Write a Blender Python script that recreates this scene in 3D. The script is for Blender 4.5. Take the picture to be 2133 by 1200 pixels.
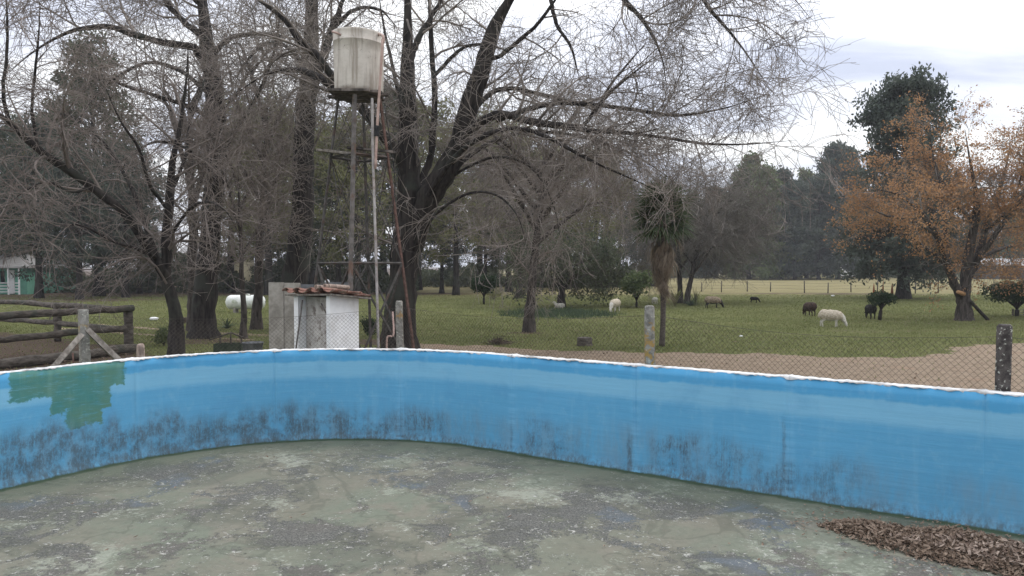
import bpy, bmesh, math, random
import numpy as np
from mathutils import Vector, Matrix

# ------------------------------------------------------------------ clear
for o in list(bpy.data.objects): bpy.data.objects.remove(o)
S = bpy.context.scene
COL = S.collection
rnd = random.Random(7)
R = math.radians

# ------------------------------------------------------------------ camera
F = 1552.0; PITCH = math.atan(45 / F); CZ = 2.4
cam = bpy.data.cameras.new('camera'); cam.sensor_width = 36; cam.lens = 36 * F / 2133
cam.clip_start = 0.05; cam.clip_end = 6000
co = bpy.data.objects.new('camera', cam); COL.objects.link(co)
co.location = (0, 0, CZ); co.rotation_euler = (math.pi / 2 - PITCH, 0, 0)
S.camera = co
S.render.resolution_x = 1024; S.render.resolution_y = 576

# ------------------------------------------------------------------ world: overcast sky, broken clouds
W = bpy.data.worlds.new('World'); S.world = W; W.use_nodes = True
SUN_EL, SUN_AZ = R(48), R(62)       # azimuth measured from +Y towards +X
wt = W.node_tree; wt.nodes.clear()
def wn(t, **k):
    n = wt.nodes.new(t)
    for a, b in k.items(): setattr(n, a, b)
    return n
wo = wn('ShaderNodeOutputWorld'); sky = wn('ShaderNodeTexSky', sky_type='NISHITA', sun_disc=False)
sky.sun_elevation = SUN_EL; sky.sun_rotation = SUN_AZ; sky.air_density = 1.2; sky.dust_density = 2.0
b1 = wn('ShaderNodeBackground'); b1.inputs['Strength'].default_value = 0.10
wt.links.new(sky.outputs[0], b1.inputs[0])
tc = wn('ShaderNodeTexCoord'); sp = wn('ShaderNodeSeparateXYZ'); wt.links.new(tc.outputs['Generated'], sp.inputs[0])
def wm(op, a, b):
    n = wn('ShaderNodeMath', operation=op)
    for i, v in enumerate((a, b)):
        if isinstance(v, (int, float)): n.inputs[i].default_value = v
        else: wt.links.new(v, n.inputs[i])
    return n.outputs[0]
zz = wm('ADD', wm('ABSOLUTE', sp.outputs[2], 0), 0.16)
cx = wn('ShaderNodeCombineXYZ'); wt.links.new(wm('DIVIDE', sp.outputs[0], zz), cx.inputs[0]); wt.links.new(wm('DIVIDE', sp.outputs[1], zz), cx.inputs[1])
cn = wn('ShaderNodeTexNoise'); cn.inputs['Scale'].default_value = 1.15; cn.inputs['Detail'].default_value = 7; cn.inputs['Roughness'].default_value = 0.55; cn.inputs['Distortion'].default_value = 0.5
mp = wn('ShaderNodeMapping'); mp.inputs['Location'].default_value = (3.35, 1.2, 0); mp.inputs['Scale'].default_value = (0.75, 1.25, 1)
wt.links.new(cx.outputs[0], mp.inputs[0]); wt.links.new(mp.outputs[0], cn.inputs['Vector'])
cr = wn('ShaderNodeValToRGB'); e = cr.color_ramp.elements
e[0].position = 0.36; e[0].color = (0.52, 0.56, 0.69, 1)
e[1].position = 0.60; e[1].color = (1.02, 1.03, 1.05, 1)
m_ = cr.color_ramp.elements.new(0.47); m_.color = (0.74, 0.77, 0.87, 1)
wt.links.new(cn.outputs[0], cr.inputs[0])
# an overcast sky is brighter overhead than at the horizon
b2 = wn('ShaderNodeBackground'); wt.links.new(wm('ADD', wm('MULTIPLY', wm('MAXIMUM', sp.outputs[2], 0.0), 1.2), 0.72), b2.inputs['Strength']); wt.links.new(cr.outputs[0], b2.inputs[0])
mx = wn('ShaderNodeMixShader'); mx.inputs[0].default_value = 0.9
wt.links.new(b1.outputs[0], mx.inputs[1]); wt.links.new(b2.outputs[0], mx.inputs[2]); wt.links.new(mx.outputs[0], wo.inputs[0])

# ------------------------------------------------------------------ sun (behind cloud: weak and very soft)
sl = bpy.data.lights.new('sun', 'SUN'); sl.energy = 0.9; sl.angle = R(22); sl.color = (1.0, 0.96, 0.9)
so = bpy.data.objects.new('sun', sl); COL.objects.link(so)
sd = Vector((math.sin(SUN_AZ) * math.cos(SUN_EL), math.cos(SUN_AZ) * math.cos(SUN_EL), math.sin(SUN_EL)))
so.rotation_euler = (-sd).to_track_quat('-Z', 'Y').to_euler()

S.cycles.max_bounces = 4; S.cycles.diffuse_bounces = 2; S.cycles.glossy_bounces = 1; S.cycles.transmission_bounces = 2
S.view_settings.view_transform = 'Standard'; S.view_settings.look = 'None'
S.view_settings.exposure = 0.50; S.view_settings.gamma = 1.0; S.view_settings.use_curve_mapping = False

# ------------------------------------------------------------------ helpers: pixel of the photograph -> point of the place
CP, SP_ = math.cos(PITCH), math.sin(PITCH)
def ray(px, py):
    a, b = (px - 1066.5) / F, (600 - py) / F
    return (a, CP + b * SP_, b * CP - SP_)
def P(px, py, d):
    r = ray(px, py); k = d / r[1]
    return np.array((r[0] * k, d, CZ + r[2] * k))
def G(px, py, z=0.0):
    r = ray(px, py); k = (z - CZ) / r[2]
    return np.array((r[0] * k, r[1] * k, z))
def PX(n, d): return n * d / F            # n pixels at depth d, in metres

# ------------------------------------------------------------------ helpers: materials
def newmat(name):
    m = bpy.data.materials.new(name); m.use_nodes = True
    nt = m.node_tree; b = nt.nodes['Principled BSDF']; b.inputs['Specular IOR Level'].default_value = 0.2
    return m, nt, b
def setin(nt, s, v):
    if isinstance(v, bpy.types.NodeSocket): nt.links.new(v, s)
    elif v is not None:
        if hasattr(s.default_value, '__len__'):
            v = tuple(v); s.default_value = (v + (1,))[:len(s.default_value)] if len(s.default_value) == 4 else v
        else: s.default_value = v
def coord(nt, kind='Object', scale=(1, 1, 1), loc=(0, 0, 0)):
    if kind == 'pos': src = nt.nodes.new('ShaderNodeNewGeometry').outputs['Position']
    else: src = nt.nodes.new('ShaderNodeTexCoord').outputs[kind]
    m = nt.nodes.new('ShaderNodeMapping'); m.inputs['Scale'].default_value = scale; m.inputs['Location'].default_value = loc
    nt.links.new(src, m.inputs[0]); return m.outputs[0]
def noise(nt, vec, scale=1, detail=4, rough=0.55, dist=0):
    n = nt.nodes.new('ShaderNodeTexNoise')
    for k, v in (('Scale', scale), ('Detail', detail), ('Roughness', rough), ('Distortion', dist)): n.inputs[k].default_value = v
    if vec is not None: nt.links.new(vec, n.inputs['Vector'])
    return n.outputs[0]
def vor(nt, vec, scale, out='Distance', feature='F1'):
    n = nt.nodes.new('ShaderNodeTexVoronoi'); n.feature = feature; n.inputs['Scale'].default_value = scale
    nt.links.new(vec, n.inputs['Vector']); return n.outputs[out]
def ma(nt, op, a, b=0.0, clamp=False):
    n = nt.nodes.new('ShaderNodeMath'); n.operation = op; n.use_clamp = clamp
    setin(nt, n.inputs[0], a); setin(nt, n.inputs[1], b); return n.outputs[0]
def step(nt, v, lo, hi, o0=0.0, o1=1.0):
    n = nt.nodes.new('ShaderNodeMapRange'); n.interpolation_type = 'SMOOTHSTEP'
    for k, x in zip(('From Min', 'From Max', 'To Min', 'To Max'), (lo, hi, o0, o1)): n.inputs[k].default_value = x
    setin(nt, n.inputs[0], v); return n.outputs[0]
def mix(nt, f, a, b, mode='MIX'):
    n = nt.nodes.new('ShaderNodeMix'); n.data_type = 'RGBA'; n.blend_type = mode
    setin(nt, n.inputs['Factor'], f); setin(nt, n.inputs['A'] if False else n.inputs[6], a); setin(nt, n.inputs[7], b)
    return n.outputs[2]
def attr(nt, name):
    n = nt.nodes.new('ShaderNodeAttribute'); n.attribute_name = name; return n.outputs['Fac']
def bump(nt, b, h, strength=0.4, dist=0.02):
    n = nt.nodes.new('ShaderNodeBump'); n.inputs['Strength'].default_value = strength; n.inputs['Distance'].default_value = dist
    nt.links.new(h, n.inputs['Height']); nt.links.new(n.outputs[0], b.inputs['Normal'])
def island(nt): return nt.nodes.new('ShaderNodeNewGeometry').outputs['Random Per Island']

def rough_mat(name, c0, c1, scale=6, stretch=(1, 1, 1), c2=None, s2=1.5, rough=0.85, bstr=0.4, metal=0, kind='Object', lo=0.35, hi=0.65):
    m, nt, b = newmat(name); v = coord(nt, kind, stretch)
    n1 = noise(nt, v, scale, 6, 0.6)
    c = mix(nt, step(nt, n1, lo, hi), c0, c1)
    if c2: c = mix(nt, step(nt, noise(nt, coord(nt, kind, (1, 1, 1), (3, 1, 7)), s2, 4, 0.6), 0.52, 0.68), c, c2)
    setin(nt, b.inputs['Base Color'], c); b.inputs['Roughness'].default_value = rough; b.inputs['Metallic'].default_value = metal
    bump(nt, b, n1, bstr, 0.02); return m
def leaf_mat(name, c0, c1, c2, clump=0.5, rough=0.6, transl=0.38):
    m, nt, b = newmat(name)
    n = noise(nt, coord(nt, 'Object'), clump, 3, 0.6)
    c = mix(nt, step(nt, n, 0.35, 0.65), c0, c1); c = mix(nt, ma(nt, 'MULTIPLY', island(nt), 0.55), c, c2)
    setin(nt, b.inputs['Base Color'], c); b.inputs['Roughness'].default_value = rough
    t = nt.nodes.new('ShaderNodeBsdfTranslucent'); nt.links.new(c, t.inputs[0])
    x = nt.nodes.new('ShaderNodeMixShader'); x.inputs[0].default_value = transl
    nt.links.new(b.outputs[0], x.inputs[1]); nt.links.new(t.outputs[0], x.inputs[2])
    nt.links.new(x.outputs[0], nt.nodes['Material Output'].inputs[0]); return m

M = {}
M['bark'] = rough_mat('bark_dark', (0.012, 0.010, 0.009), (0.046, 0.039, 0.034), 7, (1.6, 1.6, 0.25), c2=(0.04, 0.042, 0.034), s2=1.0, bstr=0.9)
M['bark2'] = rough_mat('bark_grey', (0.026, 0.022, 0.019), (0.085, 0.072, 0.062), 8, (1.5, 1.5, 0.3), bstr=0.8)
M['twig'] = rough_mat('twig', (0.13, 0.112, 0.098), (0.29, 0.252, 0.220), 1.3, (1, 1, 1))
M['twig_red'] = rough_mat('twig_red', (0.13, 0.108, 0.095), (0.25, 0.21, 0.185), 1.3)
M['twig_pale'] = rough_mat('twig_pale', (0.11, 0.098, 0.085), (0.20, 0.18, 0.155), 1.0)
M['twig_dark'] = rough_mat('twig_dark', (0.05, 0.04, 0.034), (0.11, 0.09, 0.077), 1.0)
M['leaf_blue'] = leaf_mat('needle_blue_green', (0.034, 0.05, 0.042), (0.072, 0.092, 0.07), (0.12, 0.135, 0.1))
M['leaf_dark'] = leaf_mat('needle_dark', (0.036, 0.05, 0.03), (0.08, 0.094, 0.052), (0.13, 0.135, 0.08))
M['leaf_olive'] = leaf_mat('leaf_olive', (0.09, 0.102, 0.034), (0.185, 0.188, 0.075), (0.24, 0.225, 0.11))
M['leaf_green'] = leaf_mat('leaf_green', (0.055, 0.086, 0.034), (0.12, 0.155, 0.06), (0.18, 0.2, 0.09))
M['leaf_brown'] = leaf_mat('leaf_brown', (0.085, 0.082, 0.044), (0.155, 0.142, 0.078), (0.2, 0.182, 0.11))
M['leaf_orange'] = leaf_mat('leaf_orange', (0.3, 0.155, 0.07), (0.46, 0.255, 0.115), (0.4, 0.26, 0.15))
M['leaf_bush'] = leaf_mat('leaf_bush', (0.014, 0.030, 0.013), (0.030, 0.055, 0.022), (0.045, 0.07, 0.03), 2)
M['agave'] = leaf_mat('agave', (0.03, 0.055, 0.03), (0.055, 0.085, 0.045), (0.08, 0.10, 0.06), 3)
M['concrete'] = rough_mat('concrete_grey', (0.24, 0.22, 0.19), (0.36, 0.335, 0.295), 5, c2=(0.19, 0.175, 0.15), s2=1.6)
M['white_plaster'] = rough_mat('white_plaster', (0.74, 0.74, 0.74), (0.82, 0.82, 0.81), 4, c2=(0.66, 0.65, 0.63), s2=1.8, bstr=0.2)
M['dirty_plaster'] = rough_mat('dirty_plaster', (0.36, 0.335, 0.31), (0.52, 0.495, 0.465), 5, c2=(0.20, 0.17, 0.15), s2=7.0, bstr=0.3)
M['steel'] = rough_mat('weathered_steel', (0.085, 0.078, 0.07), (0.155, 0.14, 0.13), 9, c2=(0.12, 0.075, 0.055), s2=3, rough=0.7, bstr=0.2)
M['steel_dark'] = rough_mat('dark_steel', (0.045, 0.042, 0.038), (0.095, 0.088, 0.08), 9, c2=(0.085, 0.055, 0.042), s2=3, rough=0.7, bstr=0.2)
M['pipe_grey'] = rough_mat('pipe_grey', (0.27, 0.25, 0.235), (0.40, 0.37, 0.35), 8, c2=(0.2, 0.15, 0.12), s2=3, rough=0.6, bstr=0.1)
M['pipe_pink'] = rough_mat('pipe_pink', (0.33, 0.225, 0.19), (0.44, 0.32, 0.275), 8, rough=0.55, bstr=0.1)
M['rust'] = rough_mat('rust', (0.085, 0.05, 0.04), (0.15, 0.09, 0.072), 12, rough=0.9)
M['black'] = rough_mat('black_plastic', (0.012, 0.012, 0.012), (0.03, 0.03, 0.03), 9, rough=0.6)
M['tile'] = rough_mat('clay_tile', (0.13, 0.06, 0.045), (0.27, 0.145, 0.11), 9, c2=(0.33, 0.27, 0.22), s2=7, bstr=0.5)
M['tile_pale'] = rough_mat('clay_tile_pale', (0.27, 0.2, 0.165), (0.42, 0.34, 0.28), 9, c2=(0.16, 0.12, 0.1), s2=5)
M['log'] = rough_mat('log_wood', (0.05, 0.042, 0.034), (0.13, 0.112, 0.094), 9, (0.6, 0.6, 2), c2=(0.06, 0.062, 0.05), s2=2)
M['old_wood'] = rough_mat('old_wood', (0.11, 0.095, 0.08), (0.25, 0.225, 0.195), 12, (1, 1, 0.4), c2=(0.09, 0.08, 0.068), s2=3)
M['plank_dark'] = rough_mat('plank_dark', (0.03, 0.027, 0.024), (0.10, 0.085, 0.075), 8, c2=(0.2, 0.17, 0.15), s2=4)
M['wire'] = rough_mat('wire', (0.06, 0.05, 0.043), (0.12, 0.10, 0.085), 5, rough=0.6, metal=0.3, bstr=0)
M['soil_clod'] = rough_mat('stick_brown', (0.05, 0.038, 0.03), (0.12, 0.09, 0.07), 9)

# ------------------------------------------------------------------ helpers: meshes and objects
def mesh_np(name, verts, faces, smooth=False):
    """verts (V,3), faces (F,k) with one k"""
    verts = np.asarray(verts, dtype=np.float32).reshape(-1, 3); faces = np.asarray(faces, dtype=np.int32)
    me = bpy.data.meshes.new(name); k = faces.shape[1]
    me.vertices.add(len(verts)); me.vertices.foreach_set('co', verts.ravel())
    me.loops.add(faces.size); me.loops.foreach_set('vertex_index', faces.ravel())
    me.polygons.add(len(faces)); me.polygons.foreach_set('loop_start', np.arange(0, faces.size, k, dtype=np.int32))
    me.polygons.foreach_set('use_smooth', np.full(len(faces), smooth, dtype=bool))
    me.update(calc_edges=True); return me
def link(name, me, mat=None, parent=None, loc=None):
    o = bpy.data.objects.new(name, me); COL.objects.link(o)
    if mat is not None and me is not None and not len(me.materials):
        for m in (mat if isinstance(mat, (list, tuple)) else [mat]): me.materials.append(M[m] if isinstance(m, str) else m)
    if parent is not None: o.parent = parent
    if loc is not None: o.location = tuple(float(x) for x in loc)
    return o
def tag(o, label, cat, group=None, kind=None):
    o['label'] = label; o['category'] = cat
    if group: o['group'] = group
    if kind: o['kind'] = kind
    return o
def thing(name, label, cat, loc=(0, 0, 0), rz=0.0, group=None):
    o = link(name, None, loc=loc); o.rotation_euler = (0, 0, rz); o.empty_display_size = 0.2
    return tag(o, label, cat, group)
def copy_tree(o, parent=None):
    c = o.copy(); COL.objects.link(c); c.parent = parent
    for ch in list(o.children): copy_tree(ch, c)
    return c
def batch_tubes(P_, R_, k):
    """P_ (B,N,3) paths, R_ (B,N) radii -> verts, quad faces"""
    P_ = np.asarray(P_, float); R_ = np.asarray(R_, float); B, N, _ = P_.shape
    T = np.gradient(P_, axis=1); T /= (np.linalg.norm(T, axis=2, keepdims=True) + 1e-9)
    ref = np.zeros((B, 1, 3)); mean = T.mean(axis=1); vert = np.abs(mean[:, 2]) > 0.8 * np.linalg.norm(mean, axis=1)
    ref[vert, 0, 0] = 1; ref[~vert, 0, 2] = 1
    U = np.cross(T, np.broadcast_to(ref, T.shape)); U /= (np.linalg.norm(U, axis=2, keepdims=True) + 1e-9); V = np.cross(T, U)
    a = np.arange(k) / k * 2 * np.pi
    ring = U[:, :, None, :] * np.cos(a)[None, None, :, None] + V[:, :, None, :] * np.sin(a)[None, None, :, None]
    verts = P_[:, :, None, :] + ring * R_[:, :, None, None]
    i = np.arange(B)[:, None, None] * N * k; j = np.arange(N - 1)[None, :, None] * k; q = np.arange(k)[None, None, :]; q2 = (q + 1) % k
    f = np.stack(np.broadcast_arrays(i + j + q, i + j + q2, i + j + k + q2, i + j + k + q), axis=-1).reshape(-1, 4)
    return verts.reshape(-1, 3), f
class Geo:
    def __init__(s): s.v = []; s.f = []; s.n = 0
    def add(s, v, f): s.v.append(np.asarray(v, float)); s.f.append(np.asarray(f) + s.n); s.n += len(v); return s
    def mesh(s, name, smooth=True): return mesh_np(name, np.concatenate(s.v), np.concatenate(s.f), smooth)
    def tube(s, pts, rad, k=8, cap=True):
        pts = np.asarray(pts, float); rad = np.broadcast_to(np.asarray(rad, float), (len(pts),)).copy()
        if cap:                                            # closed ends
            pts = np.concatenate([pts[:1], pts, pts[-1:]]); rad = np.concatenate([[1e-4], rad, [1e-4]])
            d = pts[2] - pts[1]; pts[0] = pts[1] - d * 1e-3; d = pts[-2] - pts[-3]; pts[-1] = pts[-2] + d * 1e-3
        v, f = batch_tubes(pts[None], rad[None], k); return s.add(v, f)
    def box(s, c, size, rz=0.0, rx=0.0, ry=0.0):
        x, y, z = (np.array(size) / 2)
        v = np.array([(sx * x, sy * y, sz * z) for sz in (-1, 1) for sx, sy in ((-1, -1), (1, -1), (1, 1), (-1, 1))])
        m = np.array(Matrix.Rotation(rz, 3, 'Z') @ Matrix.Rotation(ry, 3, 'Y') @ Matrix.Rotation(rx, 3, 'X'))
        return s.add(v @ m.T + np.array(c), [(0, 3, 2, 1), (4, 5, 6, 7), (0, 1, 5, 4), (1, 2, 6, 5), (2, 3, 7, 6), (3, 0, 4, 7)])
def resample(pts, n):
    """Catmull-Rom through the points"""
    p = np.asarray(pts, float); k = len(p)
    if k == 2: return p[0] + (p[1] - p[0]) * np.linspace(0, 1, n)[:, None]
    e = np.concatenate([[2 * p[0] - p[1]], p, [2 * p[-1] - p[-2]]])
    t = np.linspace(0, k - 1 - 1e-6, n); i = t.astype(int); u = (t - i)[:, None]
    a, b, c, d = e[i], e[i + 1], e[i + 2], e[i + 3]
    return 0.5 * (2 * b + (c - a) * u + (2 * a - 5 * b + 4 * c - d) * u ** 2 + (3 * b - a - 3 * c + d) * u ** 3)
def bevel_box(name, size, mat, parent=None, loc=(0, 0, 0), bev=0.01, rz=0.0, jitter=0.0, seed=0):
    bm = bmesh.new(); bmesh.ops.create_cube(bm, size=1.0)
    for v in bm.verts: v.co = Vector((v.co.x * size[0], v.co.y * size[1], v.co.z * size[2]))
    if bev: bmesh.ops.bevel(bm, geom=bm.edges[:], offset=bev, segments=2, affect='EDGES')
    if jitter:
        rr = random.Random(seed)
        for v in bm.verts: v.co += Vector([rr.uniform(-1, 1) * jitter for _ in range(3)])
    me = bpy.data.meshes.new(name); bm.to_mesh(me); bm.free()
    o = link(name, me, mat, parent, loc); o.rotation_euler = (0, 0, rz); return o
def add_attr(me, name, data):
    a = me.attributes.new(name, 'FLOAT', 'POINT'); a.data.foreach_set('value', np.asarray(data, dtype=np.float32))

# ================================================================== GROUND
def inpoly(x, y, poly):
    x = np.asarray(x); y = np.asarray(y); r = np.zeros(x.shape, bool); n = len(poly)
    for i in range(n):
        x1, y1 = poly[i][:2]; x2, y2 = poly[(i + 1) % n][:2]
        c = ((y1 > y) != (y2 > y)); with_ = (x2 - x1) * (y - y1) / ((y2 - y1) + 1e-12) + x1
        r ^= c & (x < with_)
    return r
def sstep(v, lo, hi): t = np.clip((v - lo) / (hi - lo), 0, 1); return t * t * (3 - 2 * t)
def wob(x, y, s=0.0): return (np.sin(x * 1.3 + s) * np.cos(y * 1.1 + 2 * s) + 0.6 * np.sin(x * 2.9 + y * 1.7 + s) + 0.4 * np.cos(y * 4.3 - x * 2.1)) / 2
DIRT = [G(*p) for p in ((862, 716), (1000, 722), (1200, 731), (1500, 736), (1700, 740), (1850, 747), (1950, 744), (1990, 727), (2060, 718), (2133, 713), (2500, 700))] + [np.array((40, 8, 0)), np.array((12, -8, 0)), np.array((-2.0, 9, 0)), np.array((-3.2, 13.2, 0))]
CORRAL = [np.array(p) for p in ((-11.4, 22.2), (-18.5, 27), (-40, 40), (-40, 10), (-8, 9), (-8.5, 18.5))]
RUTS = [[G(0, 668), G(120, 671), G(270, 682), (G(400, 690)), G(520, 697), G(620, 700)], [G(120, 683), G(270, 695), G(400, 702), G(520, 708)]]
def seg_d(x, y, pts):
    d = np.full(np.shape(x), 1e9)
    for a, b in zip(pts[:-1], pts[1:]):
        ax, ay = a[:2]; bx, by = b[:2]; t = np.clip(((x - ax) * (bx - ax) + (y - ay) * (by - ay)) / ((bx - ax) ** 2 + (by - ay) ** 2), 0, 1)
        d = np.minimum(d, np.hypot(x - ax - t * (bx - ax), y - ay - t * (by - ay)))
    return d
SOILS = [(*G(1680, 611)[:2], 13.0, 1.3, 1.0), (*G(1800, 613)[:2], 9.0, 1.5, .8), (*G(1930, 622)[:2], 5, 1.8, 0.6), (*G(1240, 663)[:2], 2.2, 1.2, .5), (*G(1040, 712)[:2], 1.0, .6, .7), (*G(1100, 694)[:2], 1.2, .7, .8),
         (*G(1850, 690)[:2], 4.0, 1.2, .5), (*G(980, 612)[:2], 12, 4, .45), (*G(700, 612)[:2], 20, 5, .8), (*G(430, 712)[:2], 2.6, 1.3, .8), (*G(100, 625)[:2], 14, 4, .8), (*G(770, 712)[:2], 2.0, 1.5, .8), (-6, 14.5, 3.5, 1.6, .55), (*G(1490, 648)[:2], 2.0, .7, .6), (*G(1000, 640)[:2], 5, 1.6, .5), (*G(1350, 640)[:2], 2.5, 1.4, .6)]
def ground_masks(x, y):
    w = wob(x, y)
    dirt = inpoly(x + 0.35 * wob(x * 1.5, y * 1.5, 1), y + 0.35 * w, DIRT).astype(float)
    dirt = np.maximum(dirt, 0.8 * sstep(-seg_d(x + .1 * w, y, RUTS[0]), -.45, -.15)); dirt = np.maximum(dirt, 0.7 * sstep(-seg_d(x, y + .1 * w, RUTS[1]), -.4, -.15))
    mul = inpoly(x, y + 0.4 * w, CORRAL).astype(float)
    for cx_, cy_, rx_, ry_, k in SOILS:
        mul = np.maximum(mul, k * sstep(-np.hypot((x - cx_) / rx_, (y - cy_) / ry_) + 0.25 * w, -1.0, -0.45))
    dry = sstep(y + 2.5 * w - 0.10 * x, 42, 76) * sstep(x, -34, -14)
    dry = np.maximum(dry, 0.25 * sstep(y, 30, 45))
    mul = np.maximum(mul, sstep(y - 0.3 * x, 60, 72) * sstep(-x, 12, 24) * 0.9)
    return dirt, mul, dry
ax_ = np.concatenate([[-4000, -1200, -400, -160, -90], np.linspace(-60, 60, 321), [90, 160, 400, 1200, 4000]])
ay_ = np.concatenate([[-600, -100, -30], np.linspace(-6, 30, 145), np.linspace(30.6, 110, 120), [130, 160, 220, 320, 600, 1500, 5000]])
gx, gy = np.meshgrid(ax_, ay_); nx_, ny_ = len(ax_), len(ay_)
gz = 0.018 * wob(gx * .6, gy * .6) * ((np.abs(gx) < 60) & (gy > 12) & (gy < 110))
ii = (np.arange(ny_ - 1)[:, None] * nx_ + np.arange(nx_ - 1)[None]).ravel()
gm = mesh_np('ground', np.stack([gx, gy, gz], -1), np.stack([ii, ii + 1, ii + nx_ + 1, ii + nx_], 1), True)
d_, m_, y_ = ground_masks(gx.ravel(), gy.ravel())
add_attr(gm, 'dirt', d_); add_attr(gm, 'mulch', m_); add_attr(gm, 'dry', y_)
m, nt, b = newmat('ground')
v = coord(nt, 'pos'); vf = coord(nt, 'pos', (1, 0.55, 1))
n1 = noise(nt, v, 0.35, 5, 0.6); n2 = noise(nt, v, 3.5, 6, 0.65); n3 = noise(nt, v, 22, 5, 0.7)
lawn = mix(nt, step(nt, n1, 0.36, 0.64), (0.112, 0.132, 0.044), (0.168, 0.178, 0.068))
lawn = mix(nt, step(nt, n2, 0.46, 0.72), lawn, (0.175, 0.160, 0.078))
lawn = mix(nt, step(nt, n3, 0.42, 0.72), lawn, (0.075, 0.082, 0.032)); lawn = mix(nt, ma(nt, 'MULTIPLY', step(nt, noise(nt, coord(nt, 'pos', (1, .7, 1), (9, 2, 0)), .9, 6, .7), .60, .70), .7), lawn, (0.17, 0.135, 0.082))
dryc = mix(nt, step(nt, n1, 0.35, 0.65), (0.20, 0.175, 0.085), (0.255, 0.218, 0.115)); dryc = mix(nt, step(nt, n2, 0.45, 0.75), dryc, (0.16, 0.15, 0.07))
dirt = mix(nt, step(nt, n2, 0.35, 0.68), (0.305, 0.238, 0.172), (0.215, 0.164, 0.116)); dirt = mix(nt, step(nt, n3, 0.5, 0.75), dirt, (0.165, 0.124, 0.09)); dirt = mix(nt, ma(nt, 'MULTIPLY', step(nt, vor(nt, coord(nt, 'pos', (1, 1.4, 1)), 4.5), .10, .22, 1.0, 0.0), .45), dirt, (0.17, 0.125, 0.088)); dirt = mix(nt, step(nt, noise(nt, v, 1.1, 5, 0.6), .55, .72), dirt, (0.28, 0.20, 0.14))
mulc = mix(nt, step(nt, n3, 0.4, 0.65), (0.07, 0.05, 0.037), (0.15, 0.11, 0.08)); mulc = mix(nt, step(nt, n2, 0.5, 0.7), mulc, (0.10, 0.085, 0.05))
jit = ma(nt, 'MULTIPLY', ma(nt, 'SUBTRACT', noise(nt, v, 2.2, 6, 0.75), 0.5), 1.5)
fd = step(nt, ma(nt, 'ADD', attr(nt, 'dirt'), jit), 0.38, 0.62); fm = step(nt, ma(nt, 'ADD', attr(nt, 'mulch'), jit), 0.35, 0.8); fy = step(nt, ma(nt, 'ADD', attr(nt, 'dry'), jit), 0.25, 0.85)
c = mix(nt, fy, lawn, dryc); c = mix(nt, fm, c, mulc); c = mix(nt, fd, c, dirt)
setin(nt, b.inputs['Base Color'], c); b.inputs['Roughness'].default_value = 0.95; b.inputs['Specular IOR Level'].default_value = 0.05
bump(nt, b, ma(nt, 'ADD', n3, n2), 0.7, 0.07)
ground = link('ground', gm, m); ground['kind'] = 'structure'

# ================================================================== POOL
PU = np.array((0.84, -0.5426)); PN = np.array((0.5426, 0.84)); RAD = 3.33; WALL_H = 1.26; THK = 0.14
A0, A1, B0, B1 = -8.85, 7.61, -0.5, 7.94
def AB(a, b_): return PU * a + PN * b_
SEG = [('l', A1 - RAD, B1, -1, 0, (A1 - A0) - 2 * RAD), ('a', A0 + RAD, B1 - RAD, 90), ('l', A0, B1 - RAD, 0, -1, (B1 - B0) - 2 * RAD), ('a', A0 + RAD, B0 + RAD, 180),
       ('l', A0 + RAD, B0, 1, 0, (A1 - A0) - 2 * RAD), ('a', A1 - RAD, B0 + RAD, 270), ('l', A1, B0 + RAD, 0, 1, (B1 - B0) - 2 * RAD), ('a', A1 - RAD, B1 - RAD, 0)]
ARC = RAD * math.pi / 2
PLEN = sum(s[5] if s[0] == 'l' else ARC for s in SEG)
def perim(s, off=0.0):
    """point at arc length s on the inner face; off > 0 is outwards"""
    s = s % PLEN
    for g in SEG:
        L = g[5] if g[0] == 'l' else ARC
        if s <= L or g is SEG[-1]:
            if g[0] == 'l':
                na, nb = (0, 1) if g[3] == -1 else (0, -1) if g[3] == 1 else (-1, 0) if g[4] == -1 else (1, 0)
                return AB(g[1] + g[3] * s + na * off, g[2] + g[4] * s + nb * off)
            th = R(g[3]) + s / RAD
            return AB(g[1] + math.cos(th) * (RAD + off), g[2] + math.sin(th) * (RAD + off))
        s -= L
pool = thing('swimming_pool', 'emptied blue concrete pool with rounded corner, mouldy walls and flaking floor', 'pool', (*AB((A0 + A1) / 2, (B0 + B1) / 2), 0))
POFF = np.array((*AB((A0 + A1) / 2, (B0 + B1) / 2), 0))
S0 = (A1 - RAD) + 5.13
NPAN = 26; PL = PLEN / NPAN

# --- wall paint
m, nt, b = newmat('pool_paint')
cmb = nt.nodes.new('ShaderNodeCombineXYZ'); su, sz = attr(nt, 'su'), attr(nt, 'sz')
nt.links.new(su, cmb.inputs[0]); nt.links.new(sz, cmb.inputs[1])
def uvn(sx, sy, scale, det=5, ro=0.6, off=0.0, dist=0.0):
    mp_ = nt.nodes.new('ShaderNodeMapping'); mp_.inputs['Scale'].default_value = (sx, sy, 1); mp_.inputs['Location'].default_value = (off, off * .7, off)
    nt.links.new(cmb.outputs[0], mp_.inputs[0]); return noise(nt, mp_.outputs[0], scale, det, ro, dist)
edge = ma(nt, 'ADD', sz, ma(nt, 'MULTIPLY', ma(nt, 'SUBTRACT', uvn(1, 0.4, 3, 6, .7), 0.5), 0.10))
streak = uvn(5, 0.35, 1.6, 5, .6, 3); brush = uvn(0.6, 9, 2, 5, .6, 5); mott = uvn(1, 1, 2.2, 6, .65, 9)
c = mix(nt, step(nt, edge, 0.83, 0.93), (0.098, 0.328, 0.525), (0.178, 0.420, 0.590))
c = mix(nt, step(nt, edge, 1.085, 1.12), c, (0.075, 0.315, 0.540))
c = mix(nt, ma(nt, 'MULTIPLY', step(nt, streak, 0.52, 0.78), 0.30), c, (0.20, 0.42, 0.58))
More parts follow.
